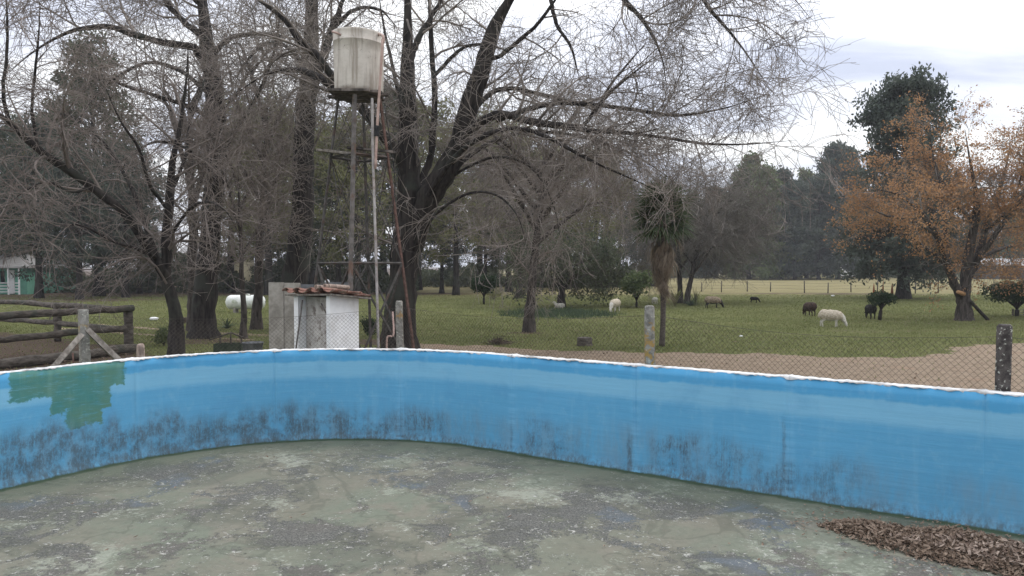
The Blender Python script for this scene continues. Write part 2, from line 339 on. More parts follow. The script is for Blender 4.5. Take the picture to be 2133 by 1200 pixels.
c = mix(nt, ma(nt, 'MULTIPLY', step(nt, brush, 0.48, 0.70), 0.12), c, (0.17, 0.40, 0.60))
c = mix(nt, ma(nt, 'MULTIPLY', step(nt, mott, 0.5, 0.75), 0.40), c, (0.085, 0.26, 0.45)); c = mix(nt, ma(nt, 'MULTIPLY', step(nt, uvn(1.5, 1, 5, 8, .75, 61), .50, .70), .30), c, (0.22, 0.43, 0.57)); c = mix(nt, ma(nt, 'MULTIPLY', step(nt, uvn(1, 1, 26, 5, .8, 63), .62, .72), .30), c, (0.07, 0.20, 0.34))
# green under-paint showing in one big irregular patch
jx = ma(nt, 'ADD', su, ma(nt, 'MULTIPLY', ma(nt, 'SUBTRACT', uvn(1, 1.2, 4, 10, .76, 2), 0.5), 0.26)); jz = ma(nt, 'ADD', sz, ma(nt, 'MULTIPLY', ma(nt, 'SUBTRACT', uvn(1, 1, 3.5, 9, .68, 7), 0.5), 0.42))
def boxm(a, b_, z):
    r = ma(nt, 'MULTIPLY', step(nt, jx, a - .012, a + .012), step(nt, jx, b_ + .012, b_ - .012) if False else ma(nt, 'SUBTRACT', 1.0, step(nt, jx, b_ - .012, b_ + .012)))
    return ma(nt, 'MULTIPLY', r, step(nt, jz, z - .012, z + .012))
gmask = ma(nt, 'MAXIMUM', boxm(14.62, 15.88, .93), ma(nt, 'MAXIMUM', boxm(14.80, 15.46, .72), boxm(14.92, 15.30, .56)))
gcol = mix(nt, step(nt, mott, .35, .65), (0.048, 0.185, 0.165), (0.085, 0.195, 0.130)); gcol = mix(nt, ma(nt, 'MULTIPLY', step(nt, streak, .5, .7), .4), gcol, (0.14, 0.28, 0.22))
c = mix(nt, ma(nt, 'MULTIPLY', gmask, step(nt, uvn(2, 12, 3, 6, .7, 51), .30, .50, .55, .95)), c, gcol)
# mould and scum along the lower half
lft = step(nt, su, 10.0, 12.5)
hgt = step(nt, ma(nt, 'ADD', ma(nt, 'ADD', sz, ma(nt, 'MULTIPLY', ma(nt, 'SUBTRACT', 1.0, lft), .05)), ma(nt, 'MULTIPLY', ma(nt, 'SUBTRACT', uvn(1.0, .15, 1.3, 4, .6, 4), .5), .75)), 0.36, 0.66, 1.0, 0.0)
patch = ma(nt, 'MULTIPLY', step(nt, ma(nt, 'ADD', uvn(1, .25, 0.95, 3, .5, 11), ma(nt, 'MULTIPLY', lft, .08)), 0.37, 0.58), step(nt, uvn(1, .8, 4.0, 6, .7, 17, .1), .36, .60))
spk = ma(nt, 'ADD', ma(nt, 'MULTIPLY', uvn(9, 3.2, 6.0, 8, .82, 6), .62), ma(nt, 'MULTIPLY', uvn(8, .7, 3.0, 6, .7, 8), .38))
mould = ma(nt, 'MULTIPLY', ma(nt, 'MULTIPLY', hgt, patch), step(nt, ma(nt, 'ADD', spk, ma(nt, 'MULTIPLY', lft, .05)), 0.40, 0.60))
c = mix(nt, ma(nt, 'MULTIPLY', ma(nt, 'MULTIPLY', hgt, 0.5), step(nt, uvn(3, .8, 1.9, 6, .72, 15), .35, .68)), c, (0.17, 0.27, 0.34))
c = mix(nt, ma(nt, 'MULTIPLY', mould, 0.78), c, (0.060, 0.070, 0.075))
low = step(nt, ma(nt, 'ADD', sz, ma(nt, 'MULTIPLY', ma(nt, 'SUBTRACT', uvn(1.5, .3, 3, 5, .7, 21), .5), .22)), 0.03, 0.19, 1.0, 0.0)
c = mix(nt, ma(nt, 'MULTIPLY', ma(nt, 'MULTIPLY', low, .75), step(nt, uvn(6, 3, 3, 6, .75, 25), .36, .62)), c, (0.07, 0.085, 0.085))
# run-off at one joint, thin seams
dj = ma(nt, 'ABSOLUTE', ma(nt, 'ADD', su, ma(nt, 'MULTIPLY', ma(nt, 'SUBTRACT', uvn(1, 4, 2, 4, .6, 31), .5), .06)), 0)
for sj, w_, z_, k_ in ((S0 - PL + .07, .055, .62, .85), (S0 - 2 * PL + .05, .03, .95, .55), (S0 + .01, .03, .5, .5)):
    dd = ma(nt, 'ABSOLUTE', ma(nt, 'SUBTRACT', dj, sj), 0)
    c = mix(nt, ma(nt, 'MULTIPLY', ma(nt, 'MULTIPLY', step(nt, dd, w_ * .2, w_, 1.0, 0.0), step(nt, sz, z_ - .35, z_, 1.0, 0.0)), ma(nt, 'MULTIPLY', step(nt, spk, .36, .6), k_)), c, (0.06, 0.07, 0.075))
for sj in (S0, S0 - PL, S0 - 2 * PL, S0 + PL):
    dd = ma(nt, 'ABSOLUTE', ma(nt, 'SUBTRACT', su, sj), 0)
    c = mix(nt, ma(nt, 'MULTIPLY', step(nt, dd, .02, .09, 1.0, 0.0), ma(nt, 'MULTIPLY', step(nt, brush, .4, .6), .35)), c, (0.18, 0.43, 0.64))
c = mix(nt, ma(nt, 'MULTIPLY', step(nt, uvn(6, 2, 9, 4, .7, 41), .74, .78), .7), c, (0.55, 0.65, 0.7))
moss = step(nt, ma(nt, 'ADD', sz, ma(nt, 'MULTIPLY', ma(nt, 'SUBTRACT', uvn(2, 1, 3, 5, .7, 45), .5), .06)), .02, .05, 1.0, 0.0)
c = mix(nt, moss, c, (0.035, 0.06, 0.032))
setin(nt, b.inputs['Base Color'], c); b.inputs['Roughness'].default_value = 0.62; b.inputs['Specular IOR Level'].default_value = 0.25
bump(nt, b, ma(nt, 'ADD', ma(nt, 'ADD', brush, mott), ma(nt, 'MULTIPLY', mould, .5)), 0.25, 0.015)
M['pool_paint'] = m
M['coping'] = rough_mat('coping_white', (0.50, 0.50, 0.48), (0.72, 0.72, 0.71), 9, c2=(0.26, 0.25, 0.235), s2=3.2, rough=0.85)
prof_z = np.linspace(0, WALL_H, 15)
for i in range(NPAN):
    s_a, s_b = S0 + i * PL, S0 + (i + 1) * PL
    ss = np.concatenate([[s_a, s_a + .006, s_a + .012], np.linspace(s_a + .05, s_b - .05, 19), [s_b - .012, s_b - .006, s_b]])
    V_, us, zs = [], [], []
    for j, s_ in enumerate(ss):
        rec = 0.003 if j in (0, len(ss) - 1) else 0.0015 if j in (1, len(ss) - 2) else 0.0
        for z in prof_z:
            off = rec + 0.006 * math.sin(s_ * 2.1 + z * 3) * (0 if rec else 1) - 0.035 * max(0, 1 - z / 0.09) ** 2
            p = perim(s_, off); V_.append((*p, z)); us.append(s_ % PLEN); zs.append(z)
        for z in (WALL_H, 0.0):
            p = perim(s_, THK); V_.append((*p, z)); us.append(s_ % PLEN); zs.append(z)
    k = len(prof_z) + 2; nS = len(ss); f = []
    for j in range(nS - 1):
        for q in range(k - 1): f.append((j * k + q, j * k + q + 1, (j + 1) * k + q + 1, (j + 1) * k + q))
    me = mesh_np('wall_panel', np.array(V_) - POFF, f, True)
    us = np.unwrap(np.array(us), period=PLEN)
    add_attr(me, 'su', us); add_attr(me, 'sz', zs); link('wall_panel', me, 'pool_paint', pool)
    # coping: worn mortar strip along the top, thicker blob at the joints
    sc = np.linspace(s_a, s_b, 60); g = []; rr = random.Random(i * 17 + 3); ed = 0.0; eo = 0.0
    for j, s_ in enumerate(sc):
        ed = 0.75 * ed + rr.uniform(-.006, .006); eo = 0.75 * eo + rr.uniform(-.01, .01)
        end = max(0, 1 - min(s_ - s_a, s_b - s_) / 0.09); top = WALL_H + 0.009 + 0.012 * end + rr.uniform(-.004, .004)
        for off, z in ((-0.002 + ed - .008 * end, WALL_H - 0.003 + rr.uniform(-.012, .006) - .012 * end), (-0.006 + ed - .008 * end, WALL_H + .004), (0.015 + ed, top), (THK - .02 + eo, top - .002), (THK + .012 + eo, WALL_H), (THK + .01 + eo, WALL_H - .03)):
            g.append((*perim(s_, off), z))
    f = [(j * 6 + q, j * 6 + q + 1, (j + 1) * 6 + q + 1, (j + 1) * 6 + q) for j in range(59) for q in range(5)]
    link('coping', mesh_np('coping', np.array(g) - POFF, f, True), 'coping', pool)

# --- floor
a_ = np.arange(A0 - .06, A1 + .06, 0.1); b_ = np.arange(B0 - .06, B1 + .06, 0.1); fa, fb = np.meshgrid(a_, b_)
qa = np.abs(fa - (A0 + A1) / 2) - ((A1 - A0) / 2 - RAD); qb = np.abs(fb - (B0 + B1) / 2) - ((B1 - B0) / 2 - RAD)
sdf = np.minimum(np.maximum(qa, qb), 0) + np.hypot(np.maximum(qa, 0), np.maximum(qb, 0)) - RAD
xy = fa[..., None] * PU + fb[..., None] * PN
fz = 0.03 + 0.004 * wob(fa * 1.7, fb * 1.7)
na_, nb_ = len(a_), len(b_); ii = (np.arange(nb_ - 1)[:, None] * na_ + np.arange(na_ - 1)[None])
keep = (np.maximum.reduce([sdf[:-1, :-1], sdf[1:, :-1], sdf[:-1, 1:], sdf[1:, 1:]]) < 0.10).ravel(); ii = ii.ravel()[keep]
fm_ = mesh_np('pool_floor', np.concatenate([xy, fz[..., None]], -1).reshape(-1, 3) - POFF, np.stack([ii, ii + 1, ii + na_ + 1, ii + na_], 1), True)
add_attr(fm_, 'edge', -sdf.ravel())
m, nt, b = newmat('pool_floor')
v = coord(nt, 'pos'); vw = coord(nt, 'pos', (1, 1, 1), (4.2, 1.7, 0))
big = noise(nt, v, 0.55, 4, 0.55, 0.6); med = noise(nt, vw, 1.5, 6, 0.62, 0.9); med2 = noise(nt, coord(nt, 'pos', (1, 1, 1), (11, 5, 2)), 2.1, 6, 0.66, 1.0)
fine = noise(nt, v, 17, 6, 0.72); grit = noise(nt, v, 60, 4, 0.7); cells = vor(nt, v, 34, 'Distance')
flk = noise(nt, coord(nt, 'pos', (1, 1, 1), (2, 8, 1)), 11, 5, 0.7, 1.2)
gran = noise(nt, coord(nt, 'pos', (1, 1, 1), (5, 5, 5)), 30, 6, 0.78, .5)
lrg = noise(nt, coord(nt, 'pos', (1, 1, 1), (2.6, 7.3, 0)), 0.85, 5, 0.58, 0.5)
def off(n_, k): return ma(nt, 'MULTIPLY', ma(nt, 'SUBTRACT', n_, .5), k)
def add(*t):
    r = t[0]
    for x in t[1:]: r = ma(nt, 'ADD', r, x)
    return r
c = mix(nt, step(nt, big, .36, .64), (0.160, 0.152, 0.116), (0.148, 0.163, 0.122))
c = mix(nt, step(nt, med2, .46, .66), c, (0.178, 0.166, 0.130))
c = mix(nt, ma(nt, 'MULTIPLY', step(nt, lrg, .47, .60), .6), c, (0.098, 0.102, 0.080))
c = mix(nt, ma(nt, 'MULTIPLY', step(nt, fine, .42, .72), .5), c, (0.095, 0.100, 0.078))
pale = step(nt, add(noise(nt, coord(nt, 'pos', (1, 1, 1), (7, 3, 0)), 0.9, 5, .6, .5), off(flk, .55), off(gran, .5)), .56, .66)
c = mix(nt, ma(nt, 'MULTIPLY', pale, .62), c, (0.285, 0.300, 0.240))
worn = step(nt, add(med, off(lrg, .6), off(gran, .62), off(fine, .35)), .52, .60)
wc = mix(nt, step(nt, grit, .36, .64), (0.052, 0.054, 0.049), (0.150, 0.145, 0.128)); wc = mix(nt, ma(nt, 'MULTIPLY', step(nt, big, .5, .66), .55), wc, (0.118, 0.104, 0.088))
wc = mix(nt, ma(nt, 'MULTIPLY', step(nt, noise(nt, coord(nt, 'pos', (1, 1, 1), (1, 9, 4)), .8, 3, .5), .55, .66), .6), wc, (0.095, 0.125, 0.155))
wc = mix(nt, step(nt, add(flk, off(gran, 1.0)), .63, .71), wc, (0.32, 0.325, 0.285))
c = mix(nt, worn, c, wc)
rim = ma(nt, 'MULTIPLY', step(nt, add(med, off(lrg, .6)), .40, .50), ma(nt, 'SUBTRACT', 1.0, step(nt, add(med, off(lrg, .6)), .56, .68)))
white = ma(nt, 'MULTIPLY', rim, step(nt, add(flk, off(gran, 1.1)), .62, .68))
c = mix(nt, ma(nt, 'MULTIPLY', white, .85), c, (0.43, 0.42, 0.375))
ring = ma(nt, 'ABSOLUTE', ma(nt, 'SUBTRACT', noise(nt, coord(nt, 'pos', (1, 1, 1), (6, 1, 3)), .7, 4, .55, .8), .5), 0)
c = mix(nt, ma(nt, 'MULTIPLY', step(nt, ring, .004, .02, 1.0, 0.0), .35), c, (0.07, 0.072, 0.055))
crk = vor(nt, ma(nt, 'ADD', 0, 0) if False else coord(nt, 'pos', (1.3, .8, 1)), 0.75, 'Distance', 'DISTANCE_TO_EDGE')
c = mix(nt, ma(nt, 'MULTIPLY', step(nt, add(crk, off(fine, .02)), .002, .007, 1.0, 0.0), ma(nt, 'MULTIPLY', step(nt, lrg, .50, .58), .3)), c, (0.05, 0.05, 0.04))
c = mix(nt, step(nt, noise(nt, v, 7, 4, .7), .68, .73), c, (0.062, 0.058, 0.047))
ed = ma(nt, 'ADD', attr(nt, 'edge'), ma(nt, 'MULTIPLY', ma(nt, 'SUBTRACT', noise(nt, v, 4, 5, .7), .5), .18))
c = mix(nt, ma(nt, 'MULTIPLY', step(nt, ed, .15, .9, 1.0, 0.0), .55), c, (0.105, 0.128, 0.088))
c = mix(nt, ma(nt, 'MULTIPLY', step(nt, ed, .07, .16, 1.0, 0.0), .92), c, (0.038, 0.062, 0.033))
setin(nt, b.inputs['Base Color'], c); b.inputs['Roughness'].default_value = 0.8
bump(nt, b, ma(nt, 'SUBTRACT', ma(nt, 'ADD', ma(nt, 'MULTIPLY', white, .8), ma(nt, 'MULTIPLY', fine, .6)), ma(nt, 'MULTIPLY', worn, .5)), 0.55, 0.012)
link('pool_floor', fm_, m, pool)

# --- heap of dry leaves in the pool, and strays
PILE = [G(*p, 0.03)[:2] for p in ((1698, 1094), (1755, 1086), (1830, 1092), (1905, 1107), (1965, 1102), (2040, 1115), (2133, 1140), (2260, 1180), (2200, 1230), (2060, 1196), (1940, 1172), (1830, 1143), (1755, 1117))]
pp = np.array(PILE); lo, hi = pp.min(0), pp.max(0); rs = np.random.RandomState(5)
q = lo + rs.rand(40000, 2) * (hi - lo); q = q[inpoly(q[:, 0], q[:, 1], PILE)]
ptsP = [np.array((*p, 0)) for p in PILE] + [np.array((*PILE[0], 0))]
inner = seg_d(q[:, 0], q[:, 1], ptsP); q = q[rs.rand(len(q)) < 0.25 + inner * 8]; q = q[:5200]; inner = seg_d(q[:, 0], q[:, 1], ptsP)
hz = 0.035 + rs.rand(len(q)) * np.minimum(inner * 0.5, 0.075)
def leaf_shape(l, w, curl):
    x = np.array((-.5, -.2, .2, .5)) * l; h = curl * (np.array((-.5, -.2, .2, .5)) ** 2) * l
    return np.array([(x[0], 0, h[0]), (x[1], -w / 2, h[1] + w * .3), (x[1], 0, h[1]), (x[1], w / 2, h[1] + w * .3), (x[2], -w / 2.2, h[2] + w * .3), (x[2], 0, h[2]), (x[2], w / 2.2, h[2] + w * .3), (x[3], 0, h[3])])
LF = [(0, 1, 2), (0, 2, 3), (1, 4, 5), (1, 5, 2), (2, 5, 6), (2, 6, 3), (4, 7, 5), (5, 7, 6)]
M['dry_leaf'] = leaf_mat('dry_leaf', (0.12, 0.082, 0.058), (0.23, 0.165, 0.12), (0.38, 0.30, 0.23), 30, .8, .1)
m, nt, b = newmat('dry_leaf_single'); oi = nt.nodes.new('ShaderNodeObjectInfo').outputs['Random']
setin(nt, b.inputs['Base Color'], mix(nt, oi, (0.13, 0.09, 0.068), (0.37, 0.295, 0.24))); b.inputs['Roughness'].default_value = .8; M['dry_leaf_single'] = m
def rot_of(rs, tilt): return np.array(Matrix.Rotation(rs.rand() * 6.283, 3, 'Z') @ Matrix.Rotation(rs.normal() * tilt, 3, 'X') @ Matrix.Rotation(rs.normal() * tilt, 3, 'Y'))
pile = thing('leaf_pile', 'heap of dry brown leaves lying on the pool floor by the wall', 'leaf pile', (*pp.mean(0), 0.03)); off = np.array((*pp.mean(0), 0.03))
order = np.argsort(-(hz * 4 - q[:, 1] * 0.12) * (1 + 0 * hz)); top = set(order[:300].tolist())
kinds = [mesh_np('leaf', leaf_shape(*p), LF) for p in ((.066, .020, .9), (.052, .020, 1.6), (.074, .017, .6), (.044, .022, 1.4), (.058, .024, -.7))]
g = Geo()
for i in range(len(q)):
    rm = rot_of(rs, .45)
    if i in top:
        o = link('leaf', kinds[i % 5], 'dry_leaf_single', pile, np.array((q[i, 0], q[i, 1], hz[i] + .008)) - off)
        o.rotation_euler = Matrix(rm.tolist()).to_euler()
    else: g.add(leaf_shape(.035 + rs.rand() * .038, .012 + rs.rand() * .012, rs.rand() * 2.2 - .5) @ rm.T + np.array((q[i, 0], q[i, 1], hz[i])) - off, LF)
o = link('leaves', g.mesh('leaves', False), 'dry_leaf', pile); o['kind'] = 'stuff'
g = Geo()
for i in range(520):
    if i < 400: p = np.array(PILE[rs.randint(len(PILE))]) + rs.normal(size=2) * (.12 if i < 250 else .3)
    else: p = AB(A0 + 1.2 + rs.rand() * 10, B0 + .8 + rs.rand() * 6.8)
    k_ = .5 + .4 * rs.rand(); g.add(leaf_shape(.06 * k_, .022 * k_, .8) @ rot_of(rs, .2).T + np.array((*p, 0.045)), LF)
o = link('scattered_leaves', g.mesh('scattered_leaves', False), 'dry_leaf'); tag(o, 'loose dry leaves and bits strewn over the pool floor', 'leaves', kind='stuff')

# ================================================================== TREES
def unit(v): return v / (np.linalg.norm(v, axis=-1, keepdims=True) + 1e-9)
def grow(rs, PP, RR, n, L, ang, t0=0.2, droop=0.0, wig=0.25, seg=5, rf=0.55, rmax=1.0, rtip=0.003, bias=(0, 0, 0), tshrink=0.5, curv=0.17):
    """n side branches on the paths PP (B,N,3) with radii RR (B,N)"""
    B, N, _ = PP.shape
    ln = np.linalg.norm(np.diff(PP, axis=1), axis=2).sum(1); idx = rs.choice(B, n, p=ln / ln.sum())
    t = t0 + (1 - t0) * rs.rand(n); x = t * (N - 1) * 0.999; i = x.astype(int); u = (x - i)[:, None]
    base = PP[idx, i] * (1 - u) + PP[idx, i + 1] * u; tan = unit(PP[idx, i + 1] - PP[idx, i]); r0 = RR[idx, i] * (1 - u[:, 0]) + RR[idx, i + 1] * u[:, 0]
    rv = rs.normal(size=(n, 3)); perp = unit(rv - (rv * tan).sum(1, keepdims=True) * tan)
    a = np.radians(ang[0] + (ang[1] - ang[0]) * rs.rand(n))[:, None]
    d = unit(tan * np.cos(a) + perp * np.sin(a) + np.array(bias))
    l = (L[0] + (L[1] - L[0]) * rs.rand(n) ** 1.3) * (1 - tshrink * t); st = l / (seg - 1)
    out = np.zeros((n, seg, 3)); out[:, 0] = base; w = rs.normal(size=(n, 3)) * wig; cv = rs.normal(size=(n, 3)) * curv + np.array((0, 0, curv * .5))
    for k in range(1, seg):
        w = 0.6 * w + rs.normal(size=(n, 3)) * wig * 0.6
        d = unit(d + w * 0.5 + cv + np.array((0, 0, -droop)) * (st[:, None] ** 0.5))
        out[:, k] = out[:, k - 1] + d * st[:, None]
    r = np.minimum(r0 * rf, rmax)[:, None]; s_ = np.linspace(0, 1, seg)[None]
    return out, np.maximum(r * (1 - s_) ** 0.8, rtip)
def leaves(rs, pts, n, spread, size, aspect=2.0, down=0.0, flat=0.0):
    """n leaf-sized quads round randomly chosen points"""
    c = pts[rs.randint(len(pts), size=n)] + rs.normal(size=(n, 3)) * np.array(spread)
    d = unit(rs.normal(size=(n, 3)) + np.array((0, 0, -down))); s_ = unit(np.cross(d, rs.normal(size=(n, 3))))
    if flat: s_[:, 2] *= (1 - flat)
    l = (size * (0.6 + 0.8 * rs.rand(n)))[:, None]; w = l / aspect
    v = np.stack([c - d * l * .5, c + s_ * w * .5, c + d * l * .5, c - s_ * w * .5], 1).reshape(-1, 3)
    return v, np.arange(n * 4).reshape(-1, 4)
def limb(depth, spec, w0, w1, n=16):
    """spec: (px, py, depth offset) along the limb; widths in photo pixels"""
    p = resample([P(a, b_, depth + (c_[0] if c_ else 0)) for a, b_, *c_ in spec], n)
    s_ = np.linspace(0, 1, n); tp = np.where(s_ > .7, 1 - .75 * (s_ - .7) / .3, 1.0); return p, PX(tp * (w0 * (1 - s_) ** .9 + w1 * (1 - (1 - s_) ** .9)) / 2, depth)
def tree(name, label, base, limbs, levels, seed, bark='bark', twig='twig', group=None, foliage=None, flare=1.35, k=10, cat='tree'):
    """limbs: [(path, radii)], first is the trunk; levels: kwargs for grow; foliage: dict"""
    rs = np.random.RandomState(seed); base = np.array(base, float)
    t = thing(name, label, cat, base, group=group)
    LP = np.stack([l[0] for l in limbs]); LR = np.stack([l[1] for l in limbs])
    z = LP[0, :, 2]; LR[0] *= 1 + (flare - 1) * np.exp(-np.maximum(z, 0) / 0.45)
    LP = LP + rs.normal(size=LP.shape) * np.minimum(LR[..., None], .1) * 0.16 * (np.arange(LP.shape[1])[None, :, None] > 0)
    me_p = np.stack([resample(p, 34) for p in LP]); me_r = np.stack([np.interp(np.linspace(0, 1, 34), np.linspace(0, 1, LR.shape[1]), r) for r in LR])
    v, f = batch_tubes(me_p, me_r, k)
    # uneven bark surface
    nrm = v.reshape(len(LP), 34, k, 3) - me_p[:, :, None, :]; lump = 1 + 0.09 * rs.normal(size=(len(LP), 34, k, 1)) * 0.8
    v = (me_p[:, :, None, :] + nrm * lump).reshape(-1, 3)
    link('trunk', mesh_np('trunk', v - base, f, True), bark, t)
    PP, RR = LP, LR; g1, g2 = Geo(), Geo(); tips = []
    for li, lv in enumerate(levels):
        lv = dict(lv); kk = lv.pop('k', 4 if li < len(levels) - 1 else 3)
        PP, RR = grow(rs, PP, RR, **lv); v, f = batch_tubes(PP, RR, kk)
        (g1 if li < len(levels) - 1 else g2).add(v - base, f); tips.append(PP)
    if g1.n: link('branches', g1.mesh('branches', True), twig if foliage is None else foliage.get('bark', twig), t)
    if g2.n: o = link('twigs', g2.mesh('twigs', True), twig, t); o['kind'] = 'stuff'
    if foliage:
        fo = dict(foliage); fo.pop('bark', None); mat = fo.pop('mat'); lvl = fo.pop('lvl', -1)
        lp_ = tips[lvl][:, 1:].reshape(-1, 3); q_ = lp_ - base; cl_ = np.sin(q_[:, 0] * 1.9 + 1) * np.cos(q_[:, 1] * 2.1) + .8 * np.sin(q_[:, 2] * 2.7 + q_[:, 0]) + .5 * np.sin(q_[:, 0] * 4.1 + q_[:, 2] * 3.3); lp_ = lp_[cl_ > fo.pop('clump', -9)]
        v, f = leaves(rs, lp_, **fo)
        link('crown', mesh_np('crown', v - base, f), mat, t)
    return t
def bare(n1, n2, n3, sc=1.0, droop=(.0, .15, .3), rt=.004, L=None, wig=.28, bias=(0, 0, 0), t0=.25, n4=0):
    L = L or ((1.3, 3.8), (.8, 2.4), (.5, 1.5), (.3, .8))
    lv = [dict(n=n1, L=tuple(x * sc for x in L[0]), ang=(25, 65), t0=t0, droop=droop[0], wig=wig, seg=8, rf=.5, rmax=.036 * sc, rtip=rt * 1.6, bias=bias),
          dict(n=n2, L=tuple(x * sc for x in L[1]), ang=(25, 65), t0=.15, droop=droop[1], wig=wig, seg=7, rf=.6, rmax=.014 * sc, rtip=rt * 1.2, k=3),
          dict(n=n3, L=tuple(x * sc for x in L[2]), ang=(20, 60), t0=.1, droop=droop[2], wig=wig * .8, seg=6, rf=.7, rmax=.007 * sc, rtip=rt)]
    if n4: lv.append(dict(n=n4, L=tuple(x * sc for x in L[3]), ang=(20, 60), t0=.1, droop=droop[2], wig=wig, seg=4, rf=.8, rmax=.007 * sc, rtip=rt * .8))
    return lv

# --- the big bare tree behind the water tower
D = 19.0
T4 = [limb(D, [(832, 752), (834, 690), (836, 620), (843, 540), (852, 460), (852, 380), (851, 300), (849, 200), (848, 90), (847, -20), (843, -140)], 74, 16),
      limb(D, [(852, 520, .1), (878, 440, .0), (915, 378, -.2), (952, 310, -.3), (980, 215, -.4), (1008, 130, -.5), (1036, 50, -.6), (1075, -30, -.8), (1110, -130, -1)], 58, 17),
      limb(D, [(925, 380, -.2), (960, 300, -.6), (1005, 255, -1.0), (1050, 240, -1.3), (1100, 252, -1.6), (1160, 262, -1.9), (1230, 272, -2.2), (1320, 278, -2.4), (1390, 262, -2.6)], 22, 5),
      limb(D, [(955, 310, -.2), (985, 240, .4), (1020, 195, .8), (1065, 185, 1.0), (1120, 195, 1.3), (1180, 210, 1.6), (1235, 228, 2.0), (1290, 262, 2.3)], 13, 5),
      limb(D, [(856, 430, .1), (885, 360, .6), (900, 300, .8), (905, 230, .9), (904, 150, 1.0), (897, 70, 1.0), (893, -20, 1.1), (885, -110, 1.2)], 17, 8),
      limb(D, [(853, 130, 0), (870, 85, .3), (895, 40, .6), (920, 0, .8), (960, -60, 1)], 15, 6),
      limb(D, [(850, 395, 0), (835, 335, -.2), (800, 285, -.5), (755, 228, -.6), (700, 182, -.4), (645, 153, 0), (600, 145, .4), (548, 158, .8), (500, 190, 1.2)], 26, 6),
      limb(D, [(735, 210, -.5), (695, 160, -.7), (655, 112, -.9), (620, 80, -1.0), (585, 32, -1.1), (540, 0, -1.2), (480, -40, -1.4)], 17, 7),
      limb(D, [(905, 158, 1), (935, 125, .8), (965, 100, .7), (1000, 92, .6), (1040, 100, .5), (1080, 118, .4)], 9, 4),
      limb(D, [(870, 450, 0), (920, 360, -.8), (980, 300, -1.6), (1060, 268, -2.2), (1150, 290, -2.6), (1230, 335, -3), (1310, 370, -3.2), (1385, 405, -3.4)], 12, 3),
      limb(D, [(880, 440, .4), (960, 340, 1.2), (1050, 285, 1.8), (1150, 275, 2.3), (1260, 300, 2.8), (1350, 340, 3.2), (1430, 400, 3.4)], 11, 4),
      limb(D, [(1035, 250, -1.2), (1110, 225, -1.5), (1200, 215, -1.8), (1300, 225, -2), (1400, 240, -2.2), (1500, 228, -2.4), (1600, 195, -2.6)], 11, 2.5),
      limb(D, [(1250, 272, -2), (1330, 280, -2.2), (1400, 290, -2.4), (1480, 300, -2.6), (1560, 300, -2.7), (1660, 292, -2.8)], 7, 2),
      limb(D, [(1060, -20, -.7), (1130, -70, -1), (1220, -60, -1.2), (1290, -10, -1.4), (1345, 50, -1.6), (1378, 120, -1.7), (1390, 190, -1.8)], 14, 3),
      limb(D, [(1090, -80, -1), (1200, -140, -1.4), (1330, -120, -1.8), (1420, -60, -2), (1480, 20, -2.2), (1540, 90, -2.3), (1600, 180, -2.4)], 14, 3),
      limb(D, [(1100, -110, -1), (1250, -190, -.6), (1400, -170, -.4), (1530, -110, -.2), (1620, -40, 0), (1690, 40, .2)], 14, 3),
      limb(D, [(1010, 130, -.5), (1050, 110, -.9), (1110, 60, -1.4), (1150, 10, -1.7), (1190, -50, -2)], 10, 4),
      limb(D, [(1140, -20, -1.2), (1160, 50, -1.4), (1190, 100, -1.5), (1208, 170, -1.6)], 9, 3),
      limb(D, [(1240, 235, 1.8), (1270, 180, 2), (1310, 130, 2.1), (1350, 85, 2.2)], 8, 3),
      limb(D, [(1215, 262, -2), (1260, 205, -2.2), (1310, 160, -2.4), (1375, 110, -2.6)], 7, 2.5),
      limb(D, [(862, 520, -.2), (905, 450, -1.0), (970, 405, -1.8), (1030, 405, -2.2), (1075, 445, -2.5), (1100, 520, -2.6)], 7, 2),
      limb(D, [(868, 470, .2), (930, 380, -.2), (1020, 330, -.6), (1100, 345, -1), (1150, 420, -1.2), (1170, 510, -1.4)], 7, 2),
      limb(D, [(846, 300, 0), (838, 230, .8), (820, 150, 1.5), (800, 60, 2), (785, -40, 2.4)], 12, 4)]
tree('bare_tree', 'large bare forked tree with long arching limbs, its trunk right behind the water tower', G(832, 752) * 0 + np.array((P(832, 752, D)[0], D, 0)), T4,
     bare(220, 1900, 6800, 1.05, (.12, .36, .45), .0042, t0=.3, n4=4500), 11, 'bark', 'twig')

